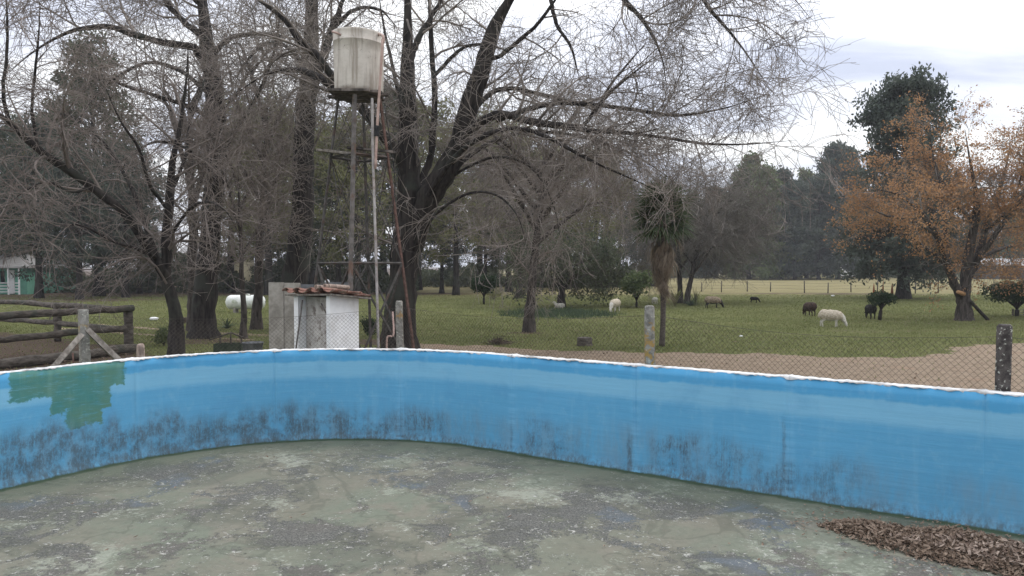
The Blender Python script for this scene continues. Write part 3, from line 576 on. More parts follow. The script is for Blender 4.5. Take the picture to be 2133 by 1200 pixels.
# --- thick trunk left of the shed, with its long left limbs
D = 24.8
T1 = [limb(D, [(424, 715), (426, 660), (430, 590), (437, 500), (447, 400), (453, 320), (447, 220), (436, 120), (424, 30), (415, -60), (410, -150)], 50, 24),
      limb(D, [(443, 180, 0), (418, 118, -.6), (395, 97, -1.0), (350, 92, -1.4), (285, 74, -1.8), (220, 57, -2), (150, 66, -2.2), (80, 100, -2.4), (20, 150, -2.5)], 18, 4),
      limb(D, [(430, 80, 0), (395, 55, .5), (360, 20, 1), (320, -30, 1.4), (270, -90, 1.8)], 15, 6),
      limb(D, [(445, 110, 0), (480, 80, -.6), (530, 71, -1), (590, 76, -1.4), (640, 95, -1.8)], 12, 4),
      limb(D, [(447, 260, 0), (400, 225, -1), (340, 205, -1.8), (280, 185, -2.4), (220, 165, -2.8), (170, 160, -3)], 10, 3),
      limb(D, [(440, 200, 0), (380, 150, 1), (320, 130, 1.6), (260, 150, 2.2), (190, 210, 2.6), (150, 280, 3)], 10, 3),
      limb(D, [(450, 330, 0), (500, 260, -.8), (540, 190, -1.4), (570, 110, -2), (585, 20, -2.4)], 11, 4),
      limb(D, [(420, 10, 0), (350, -60, -1), (250, -110, -2), (140, -90, -2.6), (60, -20, -3)], 15, 4),
      limb(D, [(418, -20, 0), (470, -80, 1), (560, -120, 2), (650, -100, 2.6), (720, -40, 3)], 14, 4),
      limb(D, [(449, 380, 0), (410, 330, -1.2), (370, 300, -2), (310, 300, -2.6), (250, 340, -3)], 8, 3),
      limb(D, [(447, 250, 0), (490, 200, 1), (520, 150, 1.6), (560, 120, 2.2), (600, 130, 2.6)], 8, 3)]
tree('bare_tree', 'thickest dark straight trunk left of the shed, bare branches arching over the corral', (P(424, 715, D)[0], D, 0), T1, bare(110, 900, 4200, 1.25, (.06, .22, .32), .0058, t0=.25, n4=2600), 21)

# --- crooked tree in front of it, big limb sweeping to upper left
D = 19.0
T2 = [limb(D, [(369, 754), (368, 700), (367, 660), (358, 615), (346, 575), (344, 520), (352, 440), (356, 360), (372, 280), (386, 190), (392, 100)], 30, 8),
      limb(D, [(350, 585, 0), (322, 535, -.3), (285, 480, -.7), (240, 428, -1.1), (185, 385, -1.5), (130, 345, -1.9), (82, 314, -2.2), (40, 275, -2.5), (0, 240, -2.7), (-60, 195, -3)], 20, 9),
      limb(D, [(335, 555, 0), (305, 475, .4), (275, 395, .8), (240, 330, 1.2), (195, 275, 1.5), (140, 240, 1.8), (70, 235, 2)], 11, 3),
      limb(D, [(82, 314, -2.2), (68, 240, -2.3), (72, 160, -2.3), (80, 80, -2.4), (84, -10, -2.4)], 6, 3),
      limb(D, [(20, 258, -2.6), (6, 195, -2.7), (14, 120, -2.7), (15, 40, -2.8), (10, -30, -2.8)], 7, 3),
      limb(D, [(190, 388, -1.5), (150, 400, -1.8), (100, 380, -2.1), (50, 400, -2.4), (0, 440, -2.6)], 6, 2),
      limb(D, [(356, 400, 0), (385, 330, .6), (395, 260, 1), (420, 190, 1.3), (435, 120, 1.6)], 8, 3),
      limb(D, [(352, 440, 0), (310, 380, -.8), (290, 310, -1.2), (250, 250, -1.6), (215, 170, -2)], 8, 3),
      limb(D, [(350, 500, 0), (390, 440, -.8), (430, 420, -1.4), (470, 440, -2), (500, 490, -2.4)], 7, 2),
      limb(D, [(340, 545, 0), (290, 520, -1), (230, 500, -1.6), (170, 470, -2), (110, 470, -2.4)], 8, 2)]
tree('bare_tree', 'crooked bare tree beside the corral post, one heavy limb sweeping out over the corral', (P(369, 754, D)[0], D, 0), T2, bare(85, 620, 2700, 1.1, (.03, .18, .3), .0047, t0=.3, n4=1500), 31, 'bark', 'twig_red')

# --- dark trunk behind the concrete panels
D = 28.0
T3 = [limb(D, [(600, 685), (606, 640), (615, 580), (626, 490), (631, 400), (633, 310), (639, 220), (645, 120), (650, 20), (655, -80), (660, -160)], 54, 26),
      limb(D, [(641, 230, 0), (660, 160, -.6), (680, 95, -1), (705, 25, -1.3), (735, -50, -1.6)], 22, 9),
      limb(D, [(650, 0, 0), (610, -60, 1), (560, -100, 2), (500, -70, 3), (450, 0, 3.4)], 12, 4),
      limb(D, [(643, 150, 0), (600, 100, -1.4), (560, 90, -2), (520, 120, -2.6), (480, 180, -3)], 9, 3),
      limb(D, [(690, 60, -1.2), (740, 20, -1.6), (790, 20, -2), (830, 60, -2.4)], 9, 3),
      limb(D, [(652, -40, 0), (720, -90, 1), (800, -80, 2), (870, -30, 3), (920, 40, 3.6)], 11, 3)]
tree('bare_tree', 'tall black trunk rising behind the grey concrete panels, left of the tank', (P(600, 685, D)[0], D, 0), T3, bare(55, 400, 1800, 1.35, (.1, .25, .35), .0065, t0=.3), 41, 'bark', 'twig')

# --- slim bare trees on the lawn behind the gas tank and beyond
def slim(px, py, top, w, seed, label, lean=0, spread=70, twig='twig_red', n=(40, 300, 1200), sc=1.1, dr=(.02, .12, .2), limbs=5, rt=.005, group=None, name='bare_tree', first=.42):
    d = F * CZ / (py - 555.0); r = random.Random(seed); h = py - top
    L = [limb(d, [(px, py), (px + lean * .15, py - h * .2), (px + lean * .4, py - h * .45), (px + lean * .7, py - h * .7), (px + lean, top)], w, w * .2)]
    for i in range(limbs):
        f0 = first + (0.78 - first) * i / max(1, limbs - 1); x0, y0 = px + lean * f0, py - h * f0; s_ = (-1) ** i * spread * r.uniform(.6, 1.1); rise = h * r.uniform(.18, .36); dz = r.uniform(-2, 2)
        L.append(limb(d, [(x0, y0), (x0 + s_ * .35, y0 - rise * .5, dz * .4), (x0 + s_ * .7, y0 - rise * .9, dz * .8), (x0 + s_ * 1.1, y0 - rise * .9, dz)], w * .5, w * .1))
    return tree(name, label, (P(px, py, d)[0], d, 0), L, bare(*n, sc=sc, droop=dr, rt=rt, t0=.3), seed, 'bark2', twig, group)
slim(535, 686, 150, 21, 51, 'slender grey-barked bare tree just right of the white gas tank', lean=25, spread=95, limbs=6)
slim(508, 706, 300, 13, 52, 'thin black sapling trunk standing in front of the gas tank', lean=-14, spread=60, n=(40, 400, 1900), limbs=4, sc=.8)
slim(404, 690, 110, 25, 53, 'second trunk close behind the thickest trunk, half hidden by it', lean=-12, spread=80, n=(26, 200, 800))
slim(1102, 692, 250, 23, 54, 'bare bushy tree on the lawn right of the tower, short leaning trunk and hanging twigs', lean=40, spread=150, limbs=9, n=(80, 520, 1900), sc=1.2, dr=(.08, .2, .28), twig='twig_red', first=.42)
slim(1081, 622, 380, 14, 55, 'straight thin trunk on the lawn far behind the leaning bare tree', lean=8, spread=60, n=(50, 500, 2000), sc=1.8, rt=.009)
slim(1418, 632, 400, 12, 56, 'left stem of the pair of pale bare trees behind the palm', lean=-12, spread=75, n=(80, 800, 3600), sc=1.45, rt=.008, twig='twig_pale', dr=(.12, .2, .25), limbs=7, first=.3)
slim(1431, 634, 420, 12, 57, 'right stem of the pair of pale bare trees behind the palm', lean=45, spread=95, n=(100, 1000, 4600), sc=1.5, rt=.008, twig='twig_pale', dr=(.14, .22, .25), limbs=8, first=.3)

# --- evergreens of the wood behind: five kinds, then copies
def evergreen(name, label, seed, h, crown0, rad, shape, mat, nleaf, leaf, tw='twig_dark', pw=.85, down=.6, n1=70, n2=420, trunk_r=.35, group=None, spread=.28, lean=0.0):
    rs = np.random.RandomState(seed); n = 16; s_ = np.linspace(0, 1, n)
    p = np.stack([lean * s_ ** 2 + .35 * np.sin(s_ * 5 + seed) * s_, .3 * np.cos(s_ * 4 + seed) * s_, s_ * h], 1); limbs = [(p, trunk_r * (1 - s_) ** .8 + .03)]
    t = thing(name, label, 'tree', (0, 0, 0), group=group)
    tr = limbs[0][1] * (1 + .4 * np.exp(-p[:, 2] / .5)); v, f = batch_tubes(resample(p, 24)[None], np.interp(np.linspace(0, 1, 24), s_, tr)[None], 9)
    link('trunk', mesh_np('trunk', v, f, True), 'bark', t)
    # main branches: length follows the crown's silhouette
    k = n1; tt = crown0 + (1 - crown0) * rs.rand(k) ** pw; x = np.minimum(tt, .995) * (n - 1); i = x.astype(int); u = (x - i)[:, None]; b0 = p[i] * (1 - u) + p[np.minimum(i + 1, n - 1)] * u
    q_ = (tt - crown0) / (1 - crown0); ln = rad * shape(q_) * (.55 + .6 * rs.rand(k)); az = rs.rand(k) * 6.283
    el = np.radians(8 + 40 * q_ + rs.normal(size=k) * 12); d = np.stack([np.cos(az) * np.cos(el), np.sin(az) * np.cos(el), np.sin(el)], 1); out = np.zeros((k, 7, 3)); out[:, 0] = b0
    for j in range(1, 7): d = unit(d + rs.normal(size=(k, 3)) * .13 + np.array((0, 0, -.05))); out[:, j] = out[:, j - 1] + d * (ln / 6)[:, None]
    r1 = np.maximum(.018 * ln[:, None] * (1 - np.linspace(0, 1, 7)[None] * .8), .012); g = Geo(); g.add(*batch_tubes(out, r1, 4))
    p2, r2 = grow(rs, out, r1, n=n2, L=(rad * .18, rad * .42), ang=(25, 70), t0=.25, droop=.1, wig=.25, seg=5, rf=.6, rtip=.008); g.add(*batch_tubes(p2, r2, 3))
    link('branches', g.mesh('branches'), tw, t)
    # foliage in clumps, thicker at the branch ends
    pts = np.concatenate([p2[:, 2:].reshape(-1, 3), out[:, 4:].reshape(-1, 3)]); cl = pts[rs.rand(len(pts)) < .75]
    v, f = leaves(rs, cl, nleaf, (spread, spread, spread * .8), leaf, 2.4, down)
    link('crown', mesh_np('crown', v, f), mat, t); return t
cone = lambda q: 0.28 + 0.72 * np.sin(np.clip(1 - q, 0, 1) * 1.9) ** 1.0 * 1.0
oval = lambda q: np.sqrt(np.clip(1 - (2 * q - .85) ** 2 / 1.4, .04, 1))
dome = lambda q: np.clip(1.02 - q ** 2.2, .15, 1)
def place(proto, first, px, d, h_scale=1.0, rz=0.0, wide=1.0, label=None, dx=0.0):
    o = proto if first else copy_tree(proto)
    o.location = (float((px - 1066.5) / F * d) + dx, d, 0); o.scale = (h_scale * wide, h_scale * wide, h_scale); o.rotation_euler = (0, 0, rz)
    if label: o['label'] = label
    return o
WOOD = 'dark evergreens forming the wood behind the lawn'
eA = evergreen('evergreen_tree', 'x', 101, 20, .20, 4.6, cone, 'leaf_dark', 15000, .38, group=WOOD, n1=110, n2=700)
eB = evergreen('evergreen_tree', 'x', 102, 17, .16, 4.8, oval, 'leaf_blue', 15000, .36, down=1.4, group=WOOD, n1=100, n2=700)
eC = evergreen('evergreen_tree', 'x', 103, 18, .24, 5.2, oval, 'leaf_olive', 14000, .36, down=.5, group=WOOD, n1=100, n2=650)
eD = evergreen('evergreen_tree', 'x', 104, 15, .14, 5.0, dome, 'leaf_brown', 13000, .32, down=.7, group=WOOD, n1=110, n2=700, tw='twig_red')
used = {}
LM = ((60, 'near the green cottage'), (140, 'behind the back corral rail'), (250, 'behind the corral corner post'), (330, 'behind the flat white stone'), (470, 'behind the thickest trunk'), (600, 'behind the gas tank'), (690, 'behind the concrete screen'), (760, 'behind the water tower'), (900, 'behind the big forked tree'), (1030, 'behind the topiary bush'), (1120, 'behind the leaning bare tree'), (1220, 'behind the small olive-leaved tree'), (9999, 'behind the palm and the leafy shrub'))
LM2 = ((1480, 'beyond the pair of pale bare trees'), (1600, 'beyond the small black lamb'), (1670, 'beyond the stretch left of the brown sheep'), (1715, 'beyond the brown sheep'), (1770, 'beyond the grazing cream sheep'), (1860, 'beyond the orange stakes'), (1990, 'beyond the tall evergreen'), (9999, 'beyond the dark barn'))
def near(px, L): return next(t for k, t in L if px < k)
def ev(p, px, d, hs, rz, label, wide=1.0):
    o = place(p, p.name not in used, px, d, hs, rz, wide, label); used[p.name] = 1
    if o is not p: o['group'] = p['group']
    return o
lab = {'A': 'dark narrow evergreen in the wood behind the lawn', 'B': 'blue-green drooping evergreen in the wood behind the lawn', 'C': 'olive-green broad tree in the wood behind the lawn', 'D': 'brownish thinning tree in the wood behind the lawn'}
for kd, px, d, hs, rz in (('A', 205, 60, 1.0, .3), ('B', 80, 56, .75, 1.1), ('B', 165, 54, .62, 2.3), ('C', 20, 66, .8, .2), ('B', 262, 57, .66, 4.0), ('D', 290, 66, .6, 1.9),
                          ('C', 560, 62, .86, .4), ('C', 480, 68, .90, 3.1), ('C', 745, 58, .74, 1.2), ('A', 705, 60, .62, 4.4), ('C', 650, 66, .8, 5.1), ('C', 870, 76, 1.02, 2.6), ('A', 800, 72, .95, 3.3),
                          ('C', 950, 62, .72, .9), ('C', 1000, 80, .98, 4.0), ('C', 1060, 70, .80, 5.0), ('B', 920, 66, .52, .5), ('A', 1130, 84, .75, 1.5), ('C', 1180, 78, .78, 2.0), ('C', 1240, 82, .80, 3.6), ('B', 1290, 88, .7, 2.9), ('D', 1360, 90, .8, 1.1),
                          ('A', -60, 62, .95, 1.0), ('B', 1060, 76, .5, 1.9), ('C', 615, 84, 1.0, 2.2), ('B', 20, 74, .8, 3.3), ('A', 120, 70, .85, 5.2), ('A', 1010, 72, .55, .1), ('B', 1200, 90, .6, .1), ('A', 560, 74, .6, .8)):
    ev({'A': eA, 'B': eB, 'C': eC, 'D': eD}[kd], px, d, hs, rz, lab[kd].replace('behind the lawn', near(px, LM)), 1.0)
ROW = 'tall trees in the row along the far edge of the dry field'
eE = evergreen('row_tree', 'x', 105, 23, .06, 6.2, dome, 'leaf_green', 24000, .8, group=ROW, n1=150, n2=900, spread=.5)
eF = evergreen('row_tree', 'x', 106, 22, .08, 5.4, oval, 'leaf_blue', 22000, .75, group=ROW, n1=140, n2=900, spread=.5)
lab2 = {'E': 'round-topped green tree in the row beyond the dry field', 'F': 'blue-grey tree in the row beyond the dry field'}
for kd, px, d, hs, rz in (('E', 1560, 140, .98, .2), ('F', 1625, 146, .90, 1.4), ('E', 1595, 134, .86, 2.6), ('F', 1530, 150, .75, 3.0), ('E', 1680, 150, .92, 4.1), ('F', 1745, 138, 1.06, 5.0), ('F', 1705, 134, .80, 2.2), ('F', 1790, 150, .72, .9),
                          ('E', 1840, 156, .62, 1.7), ('F', 1655, 132, .74, 3.7), ('F', 2050, 160, .66, 2.9), ('E', 2120, 150, .70, .4), ('F', 1490, 160, .82, 5.6), ('E', 1440, 165, .8, 1.0), ('F', 1960, 165, .6, 4.4), ('E', 2210, 150, .8, 3.0), ('F', 1470, 150, .55, 2.0), ('E', 1400, 160, .75, 3.3)):
    ev({'E': eE, 'F': eF}[kd], px, d, hs, rz, lab2[kd].replace('beyond the dry field', near(px, LM2)))
# tall dark tree standing alone behind the orange one
tall = lambda q: np.where(q > .52, 0.72 * np.sqrt(np.clip(1 - ((q - .76) / .28) ** 2, .08, 1)), np.where(q > .42, .34, 0.98 - .8 * (q - .15) ** 2))
eT = evergreen('tall_evergreen', 'tallest dark blue-grey tree with a clubbed top, behind the orange-leaved tree', 107, 16.6, .17, 5.4, tall, 'leaf_blue', 52000, .36, n1=330, n2=2400, pw=1.25, trunk_r=.48, spread=.30, down=.8)
place(eT, True, 1882, 55, .88, .6, .98)

# --- orange-leaved tree
D = 33.0
OT = [limb(D, [(2008, 670), (2008, 640), (2008, 612), (2012, 570), (2020, 520), (2030, 460), (2032, 400), (2020, 330), (2010, 270)], 30, 4),
      limb(D, [(2002, 622, 0), (1985, 585, -.3), (1972, 545, -.6), (1950, 490, -1), (1915, 440, -1.5), (1870, 405, -2), (1820, 395, -2.4)], 19, 3),
      limb(D, [(2012, 585, 0), (2035, 540, .4), (2050, 490, .8), (2075, 420, 1.2), (2095, 350, 1.6), (2105, 290, 2)], 18, 3),
      limb(D, [(2030, 550, 0), (2065, 500, -.5), (2100, 450, -1), (2140, 400, -1.5), (2180, 350, -2)], 13, 3),
      limb(D, [(1978, 560, -.5), (1935, 520, 0), (1890, 490, .6), (1840, 480, 1.2), (1790, 480, 1.6)], 9, 2),
      limb(D, [(1975, 550, -.6), (1968, 480, 0), (1960, 400, .6), (1945, 330, 1.2), (1935, 270, 1.5)], 11, 3),
      limb(D, [(2040, 540, .5), (2080, 520, 1.2), (2120, 510, 2), (2170, 500, 2.6)], 9, 2),
      limb(D, [(1950, 490, -1), (1900, 460, -2), (1850, 450, -2.8), (1800, 430, -3.2)], 7, 2),
      limb(D, [(2030, 470, 0), (1990, 420, 1), (1950, 360, 1.8), (1900, 310, 2.2)], 8, 2),
      limb(D, [(2050, 480, .8), (2090, 450, -.2), (2120, 390, -1), (2140, 310, -1.6)], 8, 2)]
ot = tree('autumn_tree', 'rusty orange-leaved tree forking low, with a sawn-off limb stub', (P(2008, 670, D)[0], D, 0), OT, bare(130, 1100, 3600, .88, (.06, .16, .24), .006, t0=.3), 61, 'bark2', 'twig_pale',
          foliage=dict(mat='leaf_orange', n=38000, spread=(.14, .14, .11), size=.105, aspect=2.0, lvl=2, clump=-.45))
sm = rough_mat('sawn_wood', (0.36, 0.20, 0.10), (0.46, 0.28, 0.15), 14); M['sawn'] = sm
g = Geo(); c0 = P(2000, 612, D) - np.array((0, .25, 0)); c1 = P(1995, 608, D - .55)
g.tube([c0, c1], [.10, .075], 10); o = link('sawn_stub', g.mesh('sawn_stub'), 'sawn', ot); o.location = -ot.location

# --- small olive-leaved tree under which a lamb rests
D = 43.5
CT = [limb(D, [(1168, 642), (1169, 622), (1170, 606), (1172, 585), (1176, 560), (1180, 520)], 17, 4), limb(D, [(1170, 606, 0), (1158, 590, -.3), (1140, 570, -.6), (1110, 555, -1), (1075, 560, -1.3)], 9, 2), limb(D, [(1171, 604, 0), (1188, 585, .4), (1210, 565, .8), (1240, 560, 1.2), (1265, 575, 1.5)], 9, 2),
      limb(D, [(1172, 590, 0), (1195, 560, -1), (1225, 540, -1.6), (1255, 545, -2)], 7, 2), limb(D, [(1172, 595, 0), (1150, 560, 1), (1125, 530, 1.6), (1095, 525, 2)], 7, 2)]
tree('small_tree', 'small olive-leaved tree with low forked trunk and drooping skirt of leaves', (P(1168, 642, D)[0], D, 0), CT, bare(60, 420, 1500, .85, (.12, .2, .24), .007, t0=.3), 71, 'bark', 'twig_dark', foliage=dict(mat='leaf_dark', n=14000, spread=(.20, .20, .20), size=.19, aspect=2.2, down=.8, lvl=2))

# --- palm
D = 22.3; pb = np.array((P(1379, 722, D)[0], D, 0)); H = 3.35
palm = thing('palm_tree', 'fan palm with slim bare trunk and shaggy skirt of dead fronds', 'palm', pb)
M['palm_trunk'] = rough_mat('palm_trunk', (0.05, 0.042, 0.036), (0.13, 0.11, 0.095), 14, (1, 1, 3))
M['palm_dead'] = leaf_mat('palm_dead', (0.15, 0.115, 0.085), (0.27, 0.22, 0.165), (0.36, 0.30, 0.23), 2); M['palm_leaf'] = leaf_mat('palm_leaf', (0.030, 0.055, 0.028), (0.065, 0.095, 0.045), (0.12, 0.13, 0.065), 1.5)
rs = np.random.RandomState(3); z = np.linspace(0, H + .5, 40); g = Geo(); g.tube(np.stack([.03 * np.sin(z * 1.5), .02 * np.cos(z), z], 1), .078 + .016 * np.exp(-z / .25) + .006 * rs.rand(40) + .04 * (z > 2.0), 12)
link('trunk', g.mesh('trunk'), 'palm_trunk', palm)
def fan(rs, petiole, blade, nseg, spread, droop, wid=.028):
    """one fan leaf along +X: stalk, then narrow pointed segments"""
    g = Geo(); pts = np.array([(petiole * t, 0, -droop * .35 * petiole * t * t) for t in np.linspace(0, 1, 5)]); v, f = batch_tubes(pts[None], np.full((1, 5), .011), 4); g.add(v, f); e_ = pts[-1]
    for i in range(nseg):
        a = (i / (nseg - 1) - .5) * spread; l = blade * (1 - .28 * abs(a) / (spread / 2)) * rs.uniform(.88, 1.08); st = np.linspace(0, 1, 5); dr = droop * rs.uniform(.6, 1.4)
        c_ = e_ + np.stack([np.cos(a) * l * st, np.sin(a) * l * st, -dr * l * st ** 2.2], 1); w = wid * np.array((.45, 1, .85, .5, .04)); s_ = np.array((-math.sin(a), math.cos(a), 0))
        v = np.stack([c_ - s_ * w[:, None], c_ + np.array((0, 0, -.3)) * w[:, None], c_ + s_ * w[:, None]], 1).reshape(-1, 3)
        f = [(j * 3 + q, j * 3 + q + 1, j * 3 + q + 4, j * 3 + q + 3) for j in range(4) for q in (0, 1)]; g.add(v, f)
    return g.mesh('frond', False)
live = [fan(rs, .46, .66, 19, 3.6, .2 + .18 * i, .034) for i in range(4)]; dead = [fan(rs, .34, .74, 12, 1.3, .8 + .3 * i, .026) for i in range(3)]
for i in range(38):
    o = link('frond', live[i % 4], 'palm_leaf', palm, (0, 0, H + .25 + .012 * i)); el = R(-12 + 96 * (i / 38) ** 1.2); o.rotation_euler = (rs.normal() * .2, -el, i * 2.4); o.scale = (.88 + .2 * rs.rand(),) * 3
for i in range(44):
    zz_ = H + .15 - 1.55 * (i / 44); o = link('dead_frond', dead[i % 3], 'palm_dead', palm, (.09 * math.cos(i * 2.4), .09 * math.sin(i * 2.4), zz_)); o.rotation_euler = (rs.normal() * .15, R(34 + 44 * (i / 44) + rs.normal() * 7), i * 2.4); s_ = (.92 - .3 * (i / 44)) * rs.uniform(.75, 1.1); o.scale = (s_, s_, s_)

# ================================================================== WATER TOWER
D = 15.0; tx = P(750, 555, D)[0]; TB = np.array((tx, D, 0)); ZT = P(750, 207, D)[2]
tower = thing('water_tower', 'weathered steel-legged tower carrying a stained white water tank', 'water tower', TB)
hd = lambda z: 1.17 - 0.131 * z
DIRS = [(0, -1), (1, 0), (0, 1), (-1, 0)]
def lp(i, z): return np.array((DIRS[i][0] * hd(z), DIRS[i][1] * hd(z), z))
def bar(name, a, b_, r, mat, k=4, parent=None):
    g = Geo(); g.tube(resample([a, b_], 4), r, k); return link(name, g.mesh(name, k > 4), mat, parent or tower)
for i in range(4): bar('leg', lp(i, 0), lp(i, ZT), .046 if i == 0 else .030, 'rust' if i == 1 else 'steel' if i == 0 else 'steel_dark')
ZR = P(750, 548, 14.3)[2]; ZP = 4.58
for i in range(4):
    j = (i + 1) % 4
    bar('cross_bar', lp(i, ZR), lp(j, ZR), .026, 'steel_dark'); bar('cross_bar', lp(i, ZP), lp(j, ZP), .024, 'steel_dark')
    for a, b_, r in ((0.15, ZR, .024), (ZR, ZP, .010), (ZP, ZT - .05, .006)):
        bar('brace', lp(i, a), lp(j, b_), r, 'steel_dark'); bar('brace', lp(j, a) * (1.004, 1.004, 1), lp(i, b_) * (1.004, 1.004, 1), r, 'steel_dark')
# tank: slightly flared, faint upright panels, rim band, shallow lid
zt = P(750, 57, D)[2]; NA = 64; rings = [(0, .0), (0, .40), (.0, .485), (.03, .492), (.3, .496), (.6, .502), (.9, .509), (1.18, .514), (1.185, .519), (1.20, .519), (1.205, .514), (zt - ZT - .04, .520), (zt - ZT, .528), (zt - ZT + .03, .46), (zt - ZT + .06, .2), (zt - ZT + .065, 0)]
v, f = [], []
for q, (z, r) in enumerate(rings):
    for a in range(NA):
        th = a / NA * 6.28318; rr_ = r * (1 - .012 * (math.cos(th * 8) > .82) * (0 < z < 1.17)); v.append((math.cos(th) * rr_, math.sin(th) * rr_, z + .012 * math.cos(th - 2.6) * (z > 1.1) * 2.2))
for q in range(len(rings) - 1):
    for a in range(NA): f.append((q * NA + a, q * NA + (a + 1) % NA, (q + 1) * NA + (a + 1) % NA, (q + 1) * NA + a))
m, nt, b = newmat('tank_white'); v0 = coord(nt, 'Object'); vs = coord(nt, 'Object', (3.2, 3.2, .22))
n1 = noise(nt, vs, 2.2, 5, .6); n2 = noise(nt, v0, 3.2, 6, .7); n3 = noise(nt, coord(nt, 'Object', (1, 1, 1), (3, 3, 3)), 9, 6, .72, .8)
c = mix(nt, step(nt, n2, .35, .7), (0.58, 0.535, 0.475), (0.47, 0.425, 0.37)); c = mix(nt, ma(nt, 'MULTIPLY', step(nt, n1, .50, .66), .8), c, (0.27, 0.23, 0.19))
sx = nt.nodes.new('ShaderNodeSeparateXYZ'); nt.links.new(v0, sx.inputs[0])
c = mix(nt, ma(nt, 'MULTIPLY', step(nt, n3, .60, .68), step(nt, sx.outputs[2], .55, .95)), c, (0.17, 0.15, 0.13))
c = mix(nt, ma(nt, 'MULTIPLY', step(nt, ma(nt, 'ADD', sx.outputs[2], ma(nt, 'MULTIPLY', ma(nt, 'SUBTRACT', n2, .5), .35)), .02, .16, 1.0, 0.0), .8), c, (0.13, 0.10, 0.075))
setin(nt, b.inputs['Base Color'], c); b.inputs['Roughness'].default_value = .7; bump(nt, b, n2, .2, .02); M['tank'] = m
tank = link('tank', mesh_np('tank', np.array(v), f, True), 'tank', tower, (0.0, 0, ZT + .07)); tank.scale = (.97, .97, .85)
# worn boards under the tank and the old service platform
rs = np.random.RandomState(8)
for i in range(6):
    o = bevel_box('board', ((1.02 + .10 * rs.rand()) * (1, 1, 1, 1, 1, .8)[i] * (.72, .95, 1, 1, .95, .8)[i], .17, .045), 'plank_dark', tower, (-.02 + .05 * rs.normal(), -.46 + i * .185, ZT + .065 + .008 * rs.rand()), .006, .05 * rs.normal(), .006, i)
for i, (sx_, x0, dy, w, dz, ty) in enumerate(((.74, -.40, -.30, .16, .02, .12), (.95, .30, -.34, .14, .06, .10), (.80, -.30, -.05, .18, .05, .10), (1.0, .10, .12, .16, .03, .08), (.7, .28, .34, .2, .02, .1), (.4, -.52, -.18, .1, .07, .15))):
    o = bevel_box('platform_plank', (sx_, w, .04), 'plank_dark' if i % 2 else 'old_wood', tower, (x0, dy, ZP + .04 + dz), .006, .06 * rs.normal(), .008, i); o.rotation_euler = (.03, ty, .06 * rs.normal())
def pipe(name, pts, r, mat, k=8):
    g = Geo(); g.tube(resample([np.array(p) - TB for p in pts], 14), r, k); return link(name, g.mesh(name), mat, tower)
pipe('riser_pipe', [P(789, 757, 14.30), P(784, 560, 14.35), P(777, 330, 14.5), P(775, 205, 14.6)], .027, 'pipe_grey')
pipe('overflow_pipe', [P(797, 82, 14.46), P(793, 150, 14.46), P(787, 240, 14.46), P(784, 300, 14.44), P(782, 352, 14.42)], .026, 'pipe_pink')
pipe('valve', [P(785, 262, 14.45), P(784.5, 284, 14.45)], .052, 'black', 10)
pipe('pipe_elbow', [P(799, 90, 14.47), P(798, 76, 14.5), P(792, 72, 14.7), P(786, 72, 14.8)], .026, 'pipe_pink')
pipe('inlet_pipe', [P(692, 66, 14.6), P(702, 69, 14.55), P(712, 74, 14.6)], .022, 'pipe_pink')
pipe('drain_pipe', [P(806, 752, 13.9), P(806, 706, 13.9), P(812, 700, 13.9), P(820, 697, 13.9), P(818, 650, 14.2)], .018, 'pipe_pink')
pipe('hanging_cable', [P(822, 560, 14.9), P(818, 450, 14.7), P(822, 360, 14.8), P(800, 215, 14.9)], .008, 'black', 4)

# ================================================================== PUMP SHED
nC, rC, lC = P(687, 600, 13.2), P(747, 600, 13.86), P(612, 600, 13.9)
nC[2] = rC[2] = lC[2] = 0; er, el_ = rC - nC, lC - nC; bC = lC + er; ctr = (rC + lC) / 2
shed = thing('pump_shed', 'little white plastered pump shed with sagging clay tile roof and soot-dirty open niche', 'shed', ctr)
def prism(g, corners, z0, z1):
    v = [(*c[:2], 0) for c in corners]; zz0 = z0 if hasattr(z0, '__len__') else [z0] * 4; zz1 = z1 if hasattr(z1, '__len__') else [z1] * 4
    V = np.array([(v[i][0], v[i][1], zz0[i]) for i in range(4)] + [(v[i][0], v[i][1], zz1[i]) for i in range(4)]); g.add(V, [(0, 3, 2, 1), (4, 5, 6, 7), (0, 1, 5, 4), (1, 2, 6, 5), (2, 3, 7, 6), (3, 0, 4, 7)])
def wall(name, cs, z0, z1, mat):
    g = Geo(); prism(g, [np.array(c) - ctr for c in cs], z0, z1); return link(name, g.mesh(name, False), mat, shed)
ur, ul = unit(er), unit(el_); tkn = .11
wall('side_wall', [nC, rC, rC + ul * tkn, nC + ul * tkn], 0, [1.90, 1.80, 1.80, 1.90], 'white_plaster')
wall('pier', [lC - ul * .13, lC, lC + er, lC + er - ul * .13][0:1] + [lC - ul * .13 + er, lC + er, lC], 0, [1.86, 1.78, 1.78, 1.86], 'white_plaster')
q0 = nC + ul * (tkn + .002) + ur * .20; q1 = lC - ul * .132 + ur * .20
wall('niche_wall', [q0, q0 + ur * .08, q1 + ur * .08, q1], 0, 1.83, 'dirty_plaster')
wall('back_wall', [q0 + ur * .42, q0 + ur * .52, q1 + ur * .52, q1 + ur * .42], 0, 1.78, 'dirty_plaster')
pn, pr, pl_, pbk = nC - ur * .10 - ul * .16, rC + ur * .14 - ul * .22, lC - ur * .10 + ul * .16, lC + er + ur * .14 + ul * .12
g = Geo(); prism(g, [np.array(c) - ctr for c in (pn, pr, pbk, pl_)], [1.895, 1.79, 1.78, 1.85], [1.925, 1.82, 1.81, 1.88]); roof = link('roof', g.mesh('roof', False), 'old_wood', shed)
